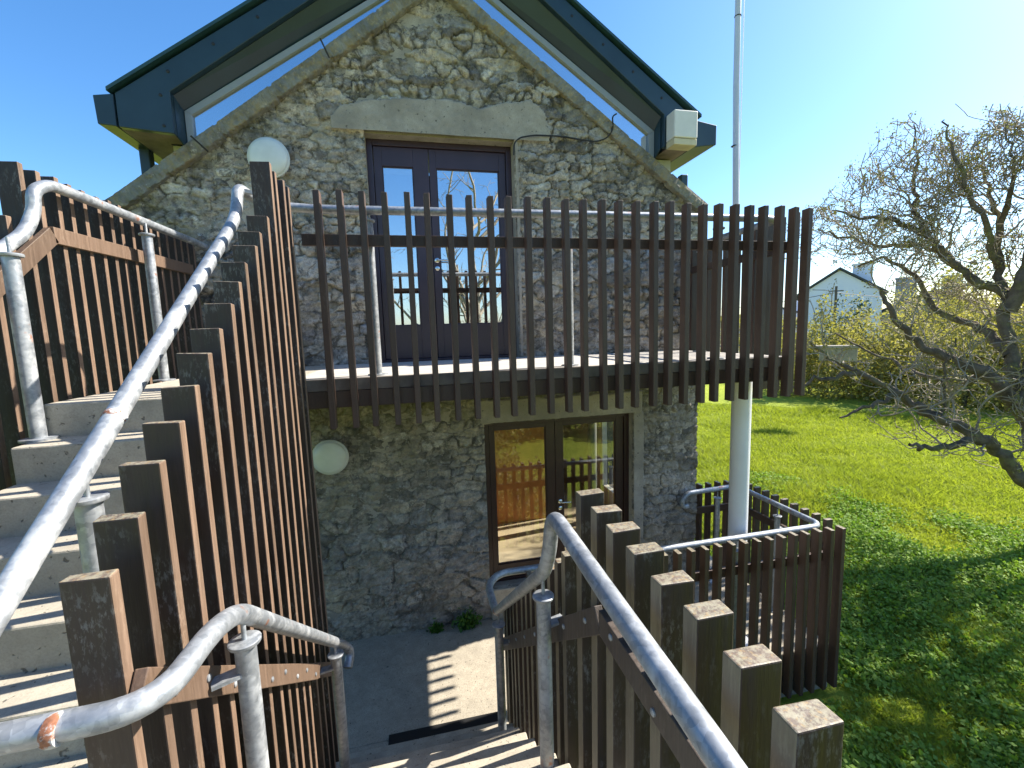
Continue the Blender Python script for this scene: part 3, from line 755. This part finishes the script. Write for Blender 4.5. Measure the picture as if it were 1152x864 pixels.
h1 = thing('handrail', (-.58, 1.4, ZM), 'galvanised tube handrail bending down the left side of the lower steps', 'handrail', 'galvanised handrails')
rail(h1, [(-2.1, 1.035, -.80), (-.93, 1.035, -.80), (-.60, 1.05, -.80), (-.585, 1.30, -.795), (-.58, 1.46, -.845), (-.58, 3.02, -2.10), (-.545, 3.08, -2.19), (-.56, 3.0, -2.26)], .11)
b = MB(); 
hpost(h1, -.58, 1.485, ZM-.2, -.965, bracket=(-.67, 1.44, -1.06)); hpost(h1, -.58, 2.77, ZM-.784*1.47-.12, -1.985, bracket=(-.70, 2.74, -2.06))
h2 = thing('handrail', (-.93, 2.0, ZM), 'galvanised tube handrail rising beside the upper steps, striped with picket shadows', 'handrail', 'galvanised handrails')
rail(h2, [(-.93, .75, -.87), (-.93, 1.19, -.545), (-.93, 2.78, .62), (-.93, 2.88, .72), (-.93, 2.93, .87), (-.93, 3.2, .885), (-.80, 3.36, .88), (-.60, 3.36, .87), (3.02, 3.33, .885), (3.12, 3.40, .885), (3.12, 4.84, .885)], .10)
hpost(h2, -.93, 1.46, ZD-6*R_, -.44)
hpost(h2, -.26, 3.37, ZD, .80); hpost(h2, 1.22, 3.37, ZD, .80); hpost(h2, 2.55, 3.37, ZD, .80); hpost(h2, 3.12, 4.4, ZD, .80)
b = MB(); b.bar((-.93, 2.95, .86), (-.79, 2.98, .84), .02, .02); b.build('bracket', M['galv'], h2)
h3 = thing('handrail', (-1.87, 3.0, ZD), 'galvanised tube handrail on the far left fence with a swan neck bend', 'handrail', 'galvanised handrails')
rail(h3, [(-1.88, 1.4, -.50), (-1.88, 2.62, .445), (-1.88, 2.80, .575), (-1.88, 2.875, .70), (-1.88, 2.885, .80), (-1.88, 3.0, .87), (-1.86, 4.62, .885), (-1.84, 4.78, .87)], .09)
hpost(h3, -1.80, 2.57, ZD-R_, .42); hpost(h3, -1.83, 3.80, ZD, .77)
h4 = thing('handrail', (.5, 1.5, ZM), 'thick galvanised tube handrail in the right foreground dropping down the lower steps', 'handrail', 'galvanised handrails')
rail(h4, [(.5, -.3, -.85), (.5, .60, -.775), (.5, 1.61, -.715), (.5, 1.66, -.90), (.5, 1.74, -1.03), (.5, 3.10, -2.10), (.5, 3.45, -2.085), (.62, 3.60, -2.085), (3.95, 3.60, -2.085), (4.02, 3.66, -2.085), (4.02, 4.78, -2.085), (3.95, 4.84, -2.085), (3.28, 4.80, -2.085), (3.22, 4.80, -2.14), (3.19, 4.80, -2.20), (3.22, 4.80, -2.26), (3.28, 4.80, -2.25)], .09)
hpost(h4, .5, 1.77, ZM-R2*3, -1.165, bracket=(.60, 1.80, -1.30)); hpost(h4, .5, 2.99, ZG+.12, -2.13, bracket=(.60, 3.0, -2.28))
hpost(h4, 4.0, 4.15, ZG, -2.21, .03, (4.1, 4.15, -2.35)); hpost(h4, 3.72, 4.82, ZG, -2.21, .03); hpost(h4, 3.0, 3.60, ZG, -2.21, .03); 

t = NT('rusty_weld')
c = t.mix(t.ramp(t.noise(26, 4, .7), [(.46, 0.0), (.54, 1.0)]), (.42, .42, .41), t.ramp(t.noise(70, 3), [(.3, (.16, .06, .03)), (.7, (.34, .14, .07))]))
M['weld'] = t.fin(c, .75, 0, t.noise(90, 3), .5, .003)
def weld(parent, c, d, r=RR):
    b = MB(); b.lathe(c, d, [(r+.001, -.012), (r+.003, -.006), (r+.0035, 0), (r+.003, .006), (r+.001, .012)], 24); b.build('weld_band', M['weld'], parent)
weld(h1, (-.775, 1.035, -.80), (1, 0, 0)); 
weld(h2, (-.93, 1.62, -.231), (0, 1, .73))
def fixing(parent, x, y, z, sx):
    b = MB(); b.lathe((x, y, z), (sx, 0, 0), [(.011, 0), (.011, .004), (.006, .007)], 12); b.build('fixing', M['galv'], parent)
for k in range(9):
    yy = 1.26+k*.17; fixing(fA, -.669, yy, -.815-.773*(yy-1.14)+(.012 if k % 2 else -.018), 1)
for k in range(4): fixing(fC, .57, .45+k*.26, -1.0+(.015 if k % 2 else -.015), -1)
for k in range(7): fixing(fC, .569, 1.45+k*.25, -1.085-.778*(k*.25)+.01, -1)
# flagpole
fp = thing('flagpole', (5.58, 7.02, ZL), 'tall slender pale flagpole standing on the lawn behind the balcony', 'flagpole')
b = MB(); b.tube([(5.74, 6.93, ZL-.1), (5.585, 7.02, 4.0), (5.55, 7.03, 11.5)], [.06, .050, .034], 24); b.build('shaft', M['pole'], fp)
for z_ in (1.55, 3.05, 5.1):
    b = MB(); b.lathe((5.58, 7.02, z_), (0, 0, 1), [(.053, -.006), (.057, 0), (.053, .006)], 24); b.build('joint_ring', M['black'], fp)
b = MB(); b.tube([(5.66, 6.98, -2.6), (5.665, 6.98, 11.3)], .006, 6); b.build('halyard', M['white_post'], fp)

# ------------------------------------------------------------------ weeds at the wall foot
def leaf_cloud(centers, size, nrm_up=.3, rs=None, narrow=.6):
    """quads (folded leaves) at centers; returns V,Q"""
    rs = rs or rng
    n = len(centers); c = np.asarray(centers)
    d = rs.normal(size=(n, 3)); d /= np.linalg.norm(d, axis=1)[:, None]
    up = rs.normal(size=(n, 3)); up[:, 2] += nrm_up*3; s = np.cross(d, up); s /= np.linalg.norm(s, axis=1)[:, None]+1e-9
    sz = (np.asarray(size)*np.ones(n)*rs.uniform(.45, 1.5, n))[:, None]
    V = np.stack([c, c+d*sz*.5+s*sz*.5*narrow, c+d*sz, c+d*sz*.5-s*sz*.5*narrow], 1).reshape(-1, 3)
    return V, np.arange(4*n).reshape(n, 4)
def weed(x, y, r, h, n, label):
    c = np.stack([x+rng.normal(0, r*.5, n), y+rng.normal(0, r*.25, n)-.03, ZG+np.abs(rng.normal(0, h*.5, n))], 1)
    V, Q = leaf_cloud(c, .045)
    tag(grid_mesh('weed_plant', V, Q, M['weed'], smooth=False), label, 'plant', 'weeds at the foot of the wall')
weed(.45, 4.82, .12, .16, 420, 'leafy green weed against the foot of the stone wall')
weed(.08, 4.84, .07, .08, 150, 'smaller low weed to the left at the foot of the stone wall')

# ------------------------------------------------------------------ lawn vegetation
def scatter(n, rmax, rmin=4.2, azr=(34, 70), p=1.0):
    az = np.radians(rng.uniform(*azr, n)); r = rmin+(rmax-rmin)*rng.random(n)**p
    x = r*np.sin(az); y = r*np.cos(az)
    k = ~((x < 4.25) & (y > 3.3)) & (x > 2.9)
    return x[k], y[k], r[k]
def blades(n, rmax, h, wdt, azr, p, rmin=4.0):
    x, y, r = scatter(n, rmax, rmin, azr, p); n = len(x); z = lawn_z(x, y)
    patch = fbm(x*.8, y*.8, 61)
    hh = h*(.35+1.3*patch**1.5*(1+1.2*(fbm(x*.35, y*.35, 64) > .55)))*rng.uniform(.5, 1.3, n)*(1+.03*r); ww = wdt*rng.uniform(.7, 1.3, n)*(1+.09*(r-4))
    a = rng.uniform(0, 2*np.pi, n); lean = rng.uniform(.4, 1.5, n)*hh; la = rng.uniform(0, 2*np.pi, n)
    B = np.stack([x, y, z-.01], 1); sx = np.stack([np.cos(a)*ww, np.sin(a)*ww, 0*a], 1)
    T = B+np.stack([np.cos(la)*lean, np.sin(la)*lean, hh], 1)
    V = np.stack([B-sx, B+sx, T], 1).reshape(-1, 3)
    return V, np.arange(3*n).reshape(n, 3)
V, Q = blades(300000, 24, .07, .006, (30, 72), 1.15)
tag(grid_mesh('grass', V, Q, M['grass'], smooth=False), kind='stuff')
x, y, r = scatter(230000, 12.5, 4.0, (34, 80), 1.0)
pt = fbm(x*.7, y*.7, 71); k = (pt+rng.normal(0, .06, len(x))) > (.28+.055*(r-6)); x, y, r = x[k], y[k], r[k]
c = np.stack([x, y, lawn_z(x, y)+.16*np.clip(fbm(x*2.6, y*2.6, 73)-.4, 0, 1)+np.abs(rng.normal(0, .05, len(x)))*(pt[k]*1.6)], 1)
V, Q = leaf_cloud(c, .042, .9, narrow=.85)
tag(grid_mesh('ground_cover', V, Q, M['cover'], smooth=False), kind='stuff')

# ------------------------------------------------------------------ trees
def pxp(x, y, d):
    v = RW@np.array([x-576., y-432., F]); v /= math.hypot(v[0], v[1]); return Vector(v*d)

class Tubes:
    def __init__(s): s.V = []; s.Q = []; s.n = 0
    def add(s, P, R, k=5):
        P = np.asarray(P, float); n = len(P)
        T = np.gradient(P, axis=0); T /= np.linalg.norm(T, axis=1)[:, None]+1e-9
        ref = np.array([.31, .17, .93]) if abs(T[0, 2]) < .8 else np.array([1., 0, .1])
        U = np.cross(T, ref); U /= np.linalg.norm(U, axis=1)[:, None]+1e-9; W = np.cross(T, U)
        a = np.arange(k)*2*np.pi/k
        ring_ = P[:, None, :]+(U[:, None, :]*np.cos(a)[None, :, None]+W[:, None, :]*np.sin(a)[None, :, None])*np.asarray(R)[:, None, None]
        s.V.append(ring_.reshape(-1, 3)); i = np.arange(n*k).reshape(n, k)+s.n; j = np.roll(i, -1, 1)
        s.Q.append(np.stack([i[:-1], j[:-1], j[1:], i[1:]], -1).reshape(-1, 4)); s.n += n*k
    def build(s, name, mat, parent):
        return grid_mesh(name, np.concatenate(s.V), np.concatenate(s.Q), mat, parent, smooth=True)

ENV = [(870, 258), (905, 240), (930, 212), (960, 185), (1000, 155), (1030, 135), (1060, 148), (1100, 128), (1152, 120), (1400, 110)]
LOW = [(880, 440), (930, 462), (1000, 498), (1050, 515), (1110, 530), (1150, 560), (1400, 600)]
def inside(p, k=0.0):
    c = RW.T@p; u = 576+F*c[0]/c[2]; v = 432+F*c[1]/c[2]
    return v > np.interp(u+k*.4, [e[0] for e in ENV], [e[1] for e in ENV])-k+7*math.sin(u*.11)+5*math.sin(u*.047) and v < np.interp(u, [e[0] for e in LOW], [e[1] for e in LOW])
CROWN = [False]
def grow(tb, tips, start, dirv, length, r0, lvl, rs, crook=.35, up=.10, maxl=4, dens=1.0, droop=0):
    n = max(4, int(length/.12)+2); seg = length/(n-1); p = np.array(start); d = np.array(dirv)/np.linalg.norm(dirv)
    P = [p.copy()]; slack = rs.exponential(9)-8 if CROWN[0] else 0
    for i in range(n-1):
        d = d+rs.normal(0, crook*(.6 if lvl == 0 else 1), 3)*.7+np.array([0, 0, up]); d /= np.linalg.norm(d)
        p = p+d*seg
        if CROWN[0] and not inside(p, slack): break
        P.append(p.copy())
    if len(P) < 3: return
    n = len(P)
    R = np.linspace(r0, max(r0*.4, .0065), n)
    tb.add(P, R, 6 if lvl < 1 else (4 if lvl < 3 else 3))
    branch_from(tb, tips, P, R, lvl, rs, crook, up, maxl, dens)
    if lvl >= maxl-1: tips.append(P[-1]); 
def branch_from(tb, tips, P, R, lvl, rs, crook, up, maxl, dens):
    if lvl >= maxl: return
    P = np.asarray(P); L = np.linalg.norm(np.diff(P, axis=0), axis=1).sum()
    rate = [3.2, 4.6, 6.5, 8.0, 9.0][lvl]*dens
    for k in range(max(1, int(L*rate))):
        t_ = rs.uniform(.12, 1.0)*(len(P)-1); i = min(int(t_), len(P)-2); f_ = t_-i
        q = P[i]*(1-f_)+P[i+1]*f_; ax = P[i+1]-P[i]; ax /= np.linalg.norm(ax)+1e-9
        d = rs.normal(size=3); d -= ax*d.dot(ax); d /= np.linalg.norm(d); d = d*.85+ax*.55+np.array([0, 0, .15])
        ln = [1.15, .68, .42, .24, .12][lvl]*rs.uniform(.55, 1.3)
        grow(tb, tips, q, d, ln, max(.007, R[i]*.5 if lvl else min(R[i]*.5, .03)), lvl+1, rs, crook, up, maxl, dens)

def hawthorn():
    tr = thing('hawthorn_tree', tuple(pxp(1180, 575, 11.0).xy)+(ZL,), 'gnarled bare hawthorn tree with lichened crooked limbs on the right of the lawn', 'tree')
    rs = np.random.default_rng(4); tk = Tubes(); tw = Tubes(); tips = []
    d0 = 11.0
    base = pxp(1182, 600, d0); base.z = ZL-.1
    limbs = [
      ([base, pxp(1178, 545, d0), pxp(1165, 500, d0), pxp(1152, 464, d0), pxp(1136, 400, d0), pxp(1134, 349, d0), pxp(1122, 301, d0+.2), pxp(1126, 250, d0+.3), pxp(1114, 215, d0+.5), pxp(1104, 185, d0+.6)], .15, .014),
      ([pxp(1178, 560, d0), pxp(1152, 540, d0-.3), pxp(1128, 512, d0-.5), pxp(1099, 489, d0-.8), pxp(1057, 471, d0-1), pxp(1030, 457, d0-1.1), pxp(1009, 440, d0-1.2), pxp(967, 419, d0-1.3), pxp(940, 408, d0-1.4), pxp(911, 384, d0-1.5)], .115, .022),
      ([pxp(967, 419, d0-1.3), pxp(940, 424, d0-1.5), pxp(912, 428, d0-1.7), pxp(880, 440, d0-1.9)], .05, .015),
      ([pxp(1009, 442, d0-1.2), pxp(990, 455, d0-1.4), pxp(965, 462, d0-1.6), pxp(945, 470, d0-1.8)], .045, .012),
      ([pxp(1103, 492, d0-.8), pxp(1064, 502, d0-1.1), pxp(1040, 507, d0-1.3), pxp(1023, 500, d0-1.4)], .06, .025),
      ([pxp(1152, 464, d0), pxp(1130, 440, d0-.3), pxp(1110, 419, d0-.5), pxp(1064, 401, d0-.7), pxp(1023, 381, d0-.9), pxp(1002, 349, d0-1.1), pxp(991, 325, d0-1.2)], .12, .025),
      ([pxp(1136, 400, d0), pxp(1110, 375, d0+.2), pxp(1099, 367, d0+.3), pxp(1050, 349, d0+.5), pxp(1030, 311, d0+.6), pxp(995, 287, d0+.8), pxp(965, 300, d0+.9)], .08, .02),
      ([pxp(1130, 330, d0), pxp(1100, 318, d0), pxp(1081, 303, d0), pxp(1060, 280, d0-.2), pxp(1038, 263, d0-.3), pxp(1028, 237, d0-.4), pxp(1028, 202, d0-.4), pxp(1034, 170, d0-.5), pxp(1028, 140, d0-.5)], .075, .010),
      ([pxp(1038, 263, d0-.3), pxp(1010, 245, d0-.5), pxp(969, 247, d0-.8), pxp(936, 237, d0-1)], .05, .012),
      ([pxp(1075, 300, d0), pxp(1038, 275, d0+.2), pxp(1000, 278, d0+.3), pxp(974, 274, d0+.4), pxp(936, 263, d0+.5), pxp(920, 258, d0+.6)], .05, .012),
      ([pxp(1122, 301, d0), pxp(1112, 262, d0-.4), pxp(1094, 225, d0-.7), pxp(1082, 190, d0-.9), pxp(1066, 155, d0-1), pxp(1062, 135, d0-1)], .05, .010),
      ([pxp(1126, 250, d0), pxp(1140, 215, d0-.3), pxp(1142, 180, d0-.5), pxp(1132, 140, d0-.6)], .045, .010),
      ([pxp(1134, 349, d0), pxp(1160, 300, d0), pxp(1165, 240, d0), pxp(1158, 180, d0), pxp(1160, 130, d0)], .12, .02),
      ([pxp(1150, 430, d0), pxp(1190, 380, d0+.3), pxp(1240, 330, d0+.5), pxp(1290, 260, d0+.6)], .14, .03),
      ([pxp(1165, 480, d0), pxp(1210, 440, d0-.5), pxp(1260, 430, d0-1), pxp(1330, 400, d0-1.4)], .12, .03),
      ([pxp(1110, 419, d0-.5), pxp(1085, 430, d0-.1), pxp(1050, 425, d0+.3), pxp(1010, 410, d0+.8), pxp(975, 395, d0+1.2), pxp(940, 375, d0+1.5)], .05, .015),
      ([pxp(1057, 471, d0-1), pxp(1063, 440, d0-1), pxp(1060, 415, d0-1.1), pxp(1075, 380, d0-1.1)], .03, .01),
    ]
    CROWN[0] = True
    for pts, ra, rb in limbs:
        P = [np.array(p) for p in pts]; out = []
        for a in range(len(P)-1):
            for k in range(5): out.append(P[a]+(P[a+1]-P[a])*k/5)
        out.append(P[-1]); out = np.array(out)
        for _ in range(2): out[1:-1] = (out[:-2]+out[1:-1]*2+out[2:])/4
        out[1:-1] += rs.normal(0, .022, out[1:-1].shape)
        R = np.linspace(ra, rb, len(out))*rs.uniform(.9, 1.12, len(out)); tk.add(out, R, 9)
        i0 = 12 if ra > .16 else 2
        low_ = out[len(out)//2][2] < -.6
        branch_from(tw, tips, out[i0:], np.minimum(R[i0:], .04), 0, rs, .40, .08, 4, .66 if low_ else .95)
    CROWN[0] = False
    tk.build('trunk', M['bark'], tr); tw.build('twigs', M['twig'], tr)
    tp = np.array(tips); c = tp[rs.integers(0, len(tp), 22000)]+rs.normal(0, .035, (22000, 3))
    V, Q = leaf_cloud(c, .035, .3, rs); grid_mesh('leaf_buds', V, Q, M['bud'], tr, smooth=False)
    print('hawthorn verts', tw.n, 'tips', len(tp))
hawthorn()

def bare_tree(name, x, y, h, label, seed):
    tr = thing(name, (x, y, ZL), label, 'tree'); rs = np.random.default_rng(seed); tk = Tubes(); tips = []
    P = [np.array([x, y, ZL-.2])]; d = np.array([0, 0, 1.])
    for i in range(14): d = d+rs.normal(0, .07, 3); d[2] += .1; d /= np.linalg.norm(d); P.append(P[-1]+d*h/20)
    R = np.linspace(.16, .06, len(P)); tk.add(P, R, 8)
    for k in range(20):
        i = rs.integers(3, len(P)); a = rs.uniform(0, 2*np.pi); dd = np.array([math.cos(a), math.sin(a), 1.1])
        grow(tk, tips, P[i], dd, h*rs.uniform(.25, .45), .06, 1, rs, .14, .04, 4, .5)
    tk.build('trunk', M['twig'], tr)
bare_tree('bare_tree', 2.2, -4.5, 11.0, 'leafless tree standing behind the viewer, mirrored in the upper door glass', 9)  # added out of view so its branches reflect in the upper panes

def bushy(name, x, y, z, rx, ry, rz, n, size, mat, label, cat, seed, trunk=None, group=None):
    tr = thing(name, (x, y, z), label, cat, group); rs = np.random.default_rng(seed)
    nc = 34; cc = rs.normal(size=(nc, 3)); cc /= np.linalg.norm(cc, axis=1)[:, None]; cc *= rs.uniform(.35, .95, nc)[:, None]
    cc[:, 2] = np.abs(cc[:, 2])*1.0 if trunk is None else cc[:, 2]
    ci = rs.integers(0, nc, n); rad = rs.uniform(.16, .36, nc)[ci]
    o = rs.normal(size=(n, 3)); o /= np.linalg.norm(o, axis=1)[:, None]; o *= (rad*rs.uniform(.7, 1.05, n))[:, None]
    c = (cc[ci]+o)*np.array([rx, ry, rz])+np.array([x, y, z+(trunk or 0)])
    V, Q = leaf_cloud(c, size, .4, rs); grid_mesh('crown', V, Q, M[mat], tr, smooth=False)
    tb = Tubes(); zt = z+(trunk or rz*.3)
    tb.add([np.array([x, y, z-.2]), np.array([x+.05, y, (z+zt)/2]), np.array([x, y, zt])], [.12 if trunk else .05, .1, .05], 7)
    for k in range(8):
        e = cc[k]*np.array([rx, ry, rz])+np.array([x, y, z+(trunk or 0)]); tb.add([np.array([x, y, zt-.2]), (np.array([x, y, zt])+e)/2, e], [.06, .04, .01], 5)
    tb.build('trunk', M['bark'], tr)
# evergreens added out of view on the right to cast dappled shade on the near lawn
bushy('evergreen_tree', 11.5, 4.0, ZL, 1.9, 1.7, 1.5, 1300, .16, 'conifer', 'tall evergreen tree beyond the right edge, middle of three', 'tree', 2, trunk=6.0)
bushy('evergreen_tree', 10.6, 2.9, ZL, 1.7, 1.5, 1.4, 1150, .16, 'conifer', 'tall evergreen tree beyond the right edge, nearest of three', 'tree', 3, trunk=5.8)
bushy('evergreen_tree', 13.6, 4.9, ZL, 1.8, 1.6, 1.5, 1150, .16, 'conifer', 'tall evergreen tree beyond the right edge, farthest of three', 'tree', 6, trunk=6.4)
# background planting
k = 0
for (px_, d, w_, h_, mt, lb) in [
    (912, 22, 2.2, 2.9, 'shrub', 'olive shrub at the left end of the far hedge beside the balcony corner'), (965, 27, 2.4, 2.6, 'shrub', 'olive shrub in the far hedge right of the dark clump'), (1005, 22, 2.6, 3.0, 'shrub', 'rounded yellow-green shrub seen under the hawthorn limbs'),
    (1045, 25, 3.0, 3.3, 'shrub', 'broad olive shrub behind the middle of the hawthorn'), (1090, 21, 2.8, 3.3, 'shrub', 'broad olive shrub behind the hawthorn fork'), (1130, 24, 3.2, 3.8, 'shrub', 'tall olive shrub behind the hawthorn trunk'),
    (1185, 22, 3.2, 3.8, 'shrub', 'tall olive shrub at the right edge'), (952, 30, 1.7, 3.3, 'conifer', 'dark evergreen clump in front of the white house'), (870, 30, 4, 2.6, 'shrub', 'olive shrub behind the balcony railing'), (1070, 34, 4, 4.6, 'shrub', 'hazy taller shrub in front of the grey house')]:
    d += 7; p = pxp(px_, 400, d); z_ = float(lawn_z(np.array([p.x]), np.array([p.y]))[0])
    bushy('shrub', p.x, p.y, z_, w_*1.2, w_*1.2, h_*1.75, 9000, .15, mt, lb, 'shrub', 20+k, group='shrubs along the far edge of the lawn'); k += 1
# far wood as one mass
rs = np.random.default_rng(77); n = 42000; az = np.radians(rs.uniform(-20, 95, n)); rr = rs.uniform(48, 80, n)
hh = 2.4+2.6*fbm(az*14, az*0, 81)+.6*fbm(az*60, az*0, 83)
cx_ = rr*np.sin(az); cy_ = rr*np.cos(az); c = np.stack([cx_, cy_, lawn_z(cx_, cy_)+hh*rs.random(n)**.7], 1)
V, Q = leaf_cloud(c, .55, .3, rs); tag(grid_mesh('far_trees', V, Q, M['shrub'], smooth=False), kind='stuff')

# ------------------------------------------------------------------ distant houses, pole, wall
def house(name, px_, py_top, d, wdt, hgt, roofh, mat, label, chim):
    p = pxp(px_, py_top, d); ang = math.atan2(p.x, p.y); z0 = ZL+.5
    top = p.z; b_ = thing(name, (p.x, p.y, z0), label, 'house')
    ca, sa = math.cos(ang), math.sin(ang)
    def T(mb):
        mb.v = [(p.x+x*ca+y*sa, p.y-x*sa+y*ca, z) for x, y, z in mb.v]; return mb
    ze = top-roofh
    b = MB(); b.prism([(-wdt/2, z0), (wdt/2, z0), (wdt/2, ze), (0, top), (-wdt/2, ze)], 0, 9); T(b).build('wall', mat, b_)
    b = MB()
    for s_ in (-1, 1):
        x0 = s_*(wdt/2+.35); z1 = ze-.35*roofh/(wdt/2)
        b.add([(x0, -.25, z1+.06), (0, -.25, top+.06), (0, 9.3, top+.06), (x0, 9.3, z1+.06), (x0, -.25, z1+.22), (0, -.25, top+.24), (0, 9.3, top+.24), (x0, 9.3, z1+.22)],
              [(0, 3, 2, 1), (4, 5, 6, 7), (0, 1, 5, 4), (1, 2, 6, 5), (2, 3, 7, 6), (3, 0, 4, 7)])
    rf = T(b).build('roof', M['slate'], b_)
    for cxx, cyy, cw, ch in chim:
        b = MB(); b.box(cxx-cw/2, cxx+cw/2, cyy, cyy+.8, top-roofh*.6, top+ch); b.box(cxx-cw/2-.06, cxx+cw/2+.06, cyy-.06, cyy+.86, top+ch, top+ch+.12); T(b).build('chimney', mat, b_)
house('white_house', 945, 304, 46, 5.6, 6, 1.9, M['house_white'], 'white gabled house with a chimney far beyond the lawn', [(1.5, .6, 1.3, .35)])
house('grey_house', 1052, 328, 52, 8, 6, 1.8, M['house_grey'], 'grey house with two chimneys half hidden behind the hawthorn', [(-1.9, .6, 1.4, 1.3), (1.0, .6, 1.3, 1.2)])
house('low_house', 870, 345, 60, 12, 5, 2.2, M['house_white'], 'pale low house glimpsed behind the balcony pickets', [(2, .5, 1.2, .7)])
up = pxp(941, 322, 36); pl = thing('telegraph_pole', (up.x, up.y, ZL), 'thin telegraph pole in front of the white house', 'pole')
b = MB(); b.tube([(up.x, up.y, ZL), (up.x, up.y, up.z)], [.10, .07], 12); b.build('shaft', M['pole_wood'], pl)
b = MB(); b.bar((up.x-.35, up.y+.2, up.z-.3), (up.x+.35, up.y-.2, up.z-.3), .07, .07); b.build('crossarm', M['pole_wood'], pl)
for j, (q, lb) in enumerate(((pxp(700, 345, 60), 'overhead wire running left from the telegraph pole'), (pxp(1240, 318, 60), 'overhead wire running right from the telegraph pole'))):
    P = [Vector((up.x, up.y, up.z-.4)).lerp(q, k/14)-Vector((0, 0, 1.4*4*(k/14)*(1-k/14)*.6)) for k in range(15)]
    b = MB(); b.tube(P, .02, 5); tag(b.build('overhead_wire', M['black']), lb, 'wire')
gw = pxp(945, 392, 20); g = thing('garden_wall', (gw.x, gw.y, ZL), 'low pale stone wall between the shrubs at the far side of the lawn', 'wall')
b = MB(); a = Vector((.74, -.67, 0)); b.bar(tuple(gw-a*.6+Vector((0, 0, -.2))), tuple(gw+a*.5+Vector((0, 0, -.2))), .35, .5); b.build('masonry', M['render'], g, .03)
b = MB(); b.bar(tuple(gw-a*.74+Vector((0, 0, .06))), tuple(gw+a*.54+Vector((0, 0, .06))), .45, .1); b.build('coping', M['render'], g, .02)

# planting added behind the viewer, only to be mirrored in the lower door
for q, (x_, y_, w_, h_) in enumerate([(-2.5, -5.2, 1.8, 2.8), (.2, -6.0, 1.9, 3.0), (2.9, -5.4, 1.9, 2.8), (5.6, -5.8, 2.0, 3.0), (8.2, -5.0, 2.0, 3.0)]):
    bushy('shrub', x_, y_, ZL, w_, w_*.8, h_, 3500, .15, 'shrub', ['leftmost', 'second from left', 'middle', 'second from right', 'rightmost'][q]+' shrub in the row behind the viewer, mirrored in the lower door', 'shrub', 50+q, group='shrubs behind the viewer')

for q, (x_, y_) in enumerate([(1.75, 2.2), (2.1, .8), (1.8, -.8)]):  # hidden scrub added to give the lower door something brushy to reflect
    bushy('scrub_bush', x_, y_, ZL, .75, .8, 1.25, 3000, .07, 'shrub', ['olive scrub bush hard against the outside of the stair fence near the platform', 'olive scrub bush against the outside of the stair fence halfway along', 'olive scrub bush outside the stair fence beside the landing'][q], 'bush', 60+q, group='scrub outside the stair fence')
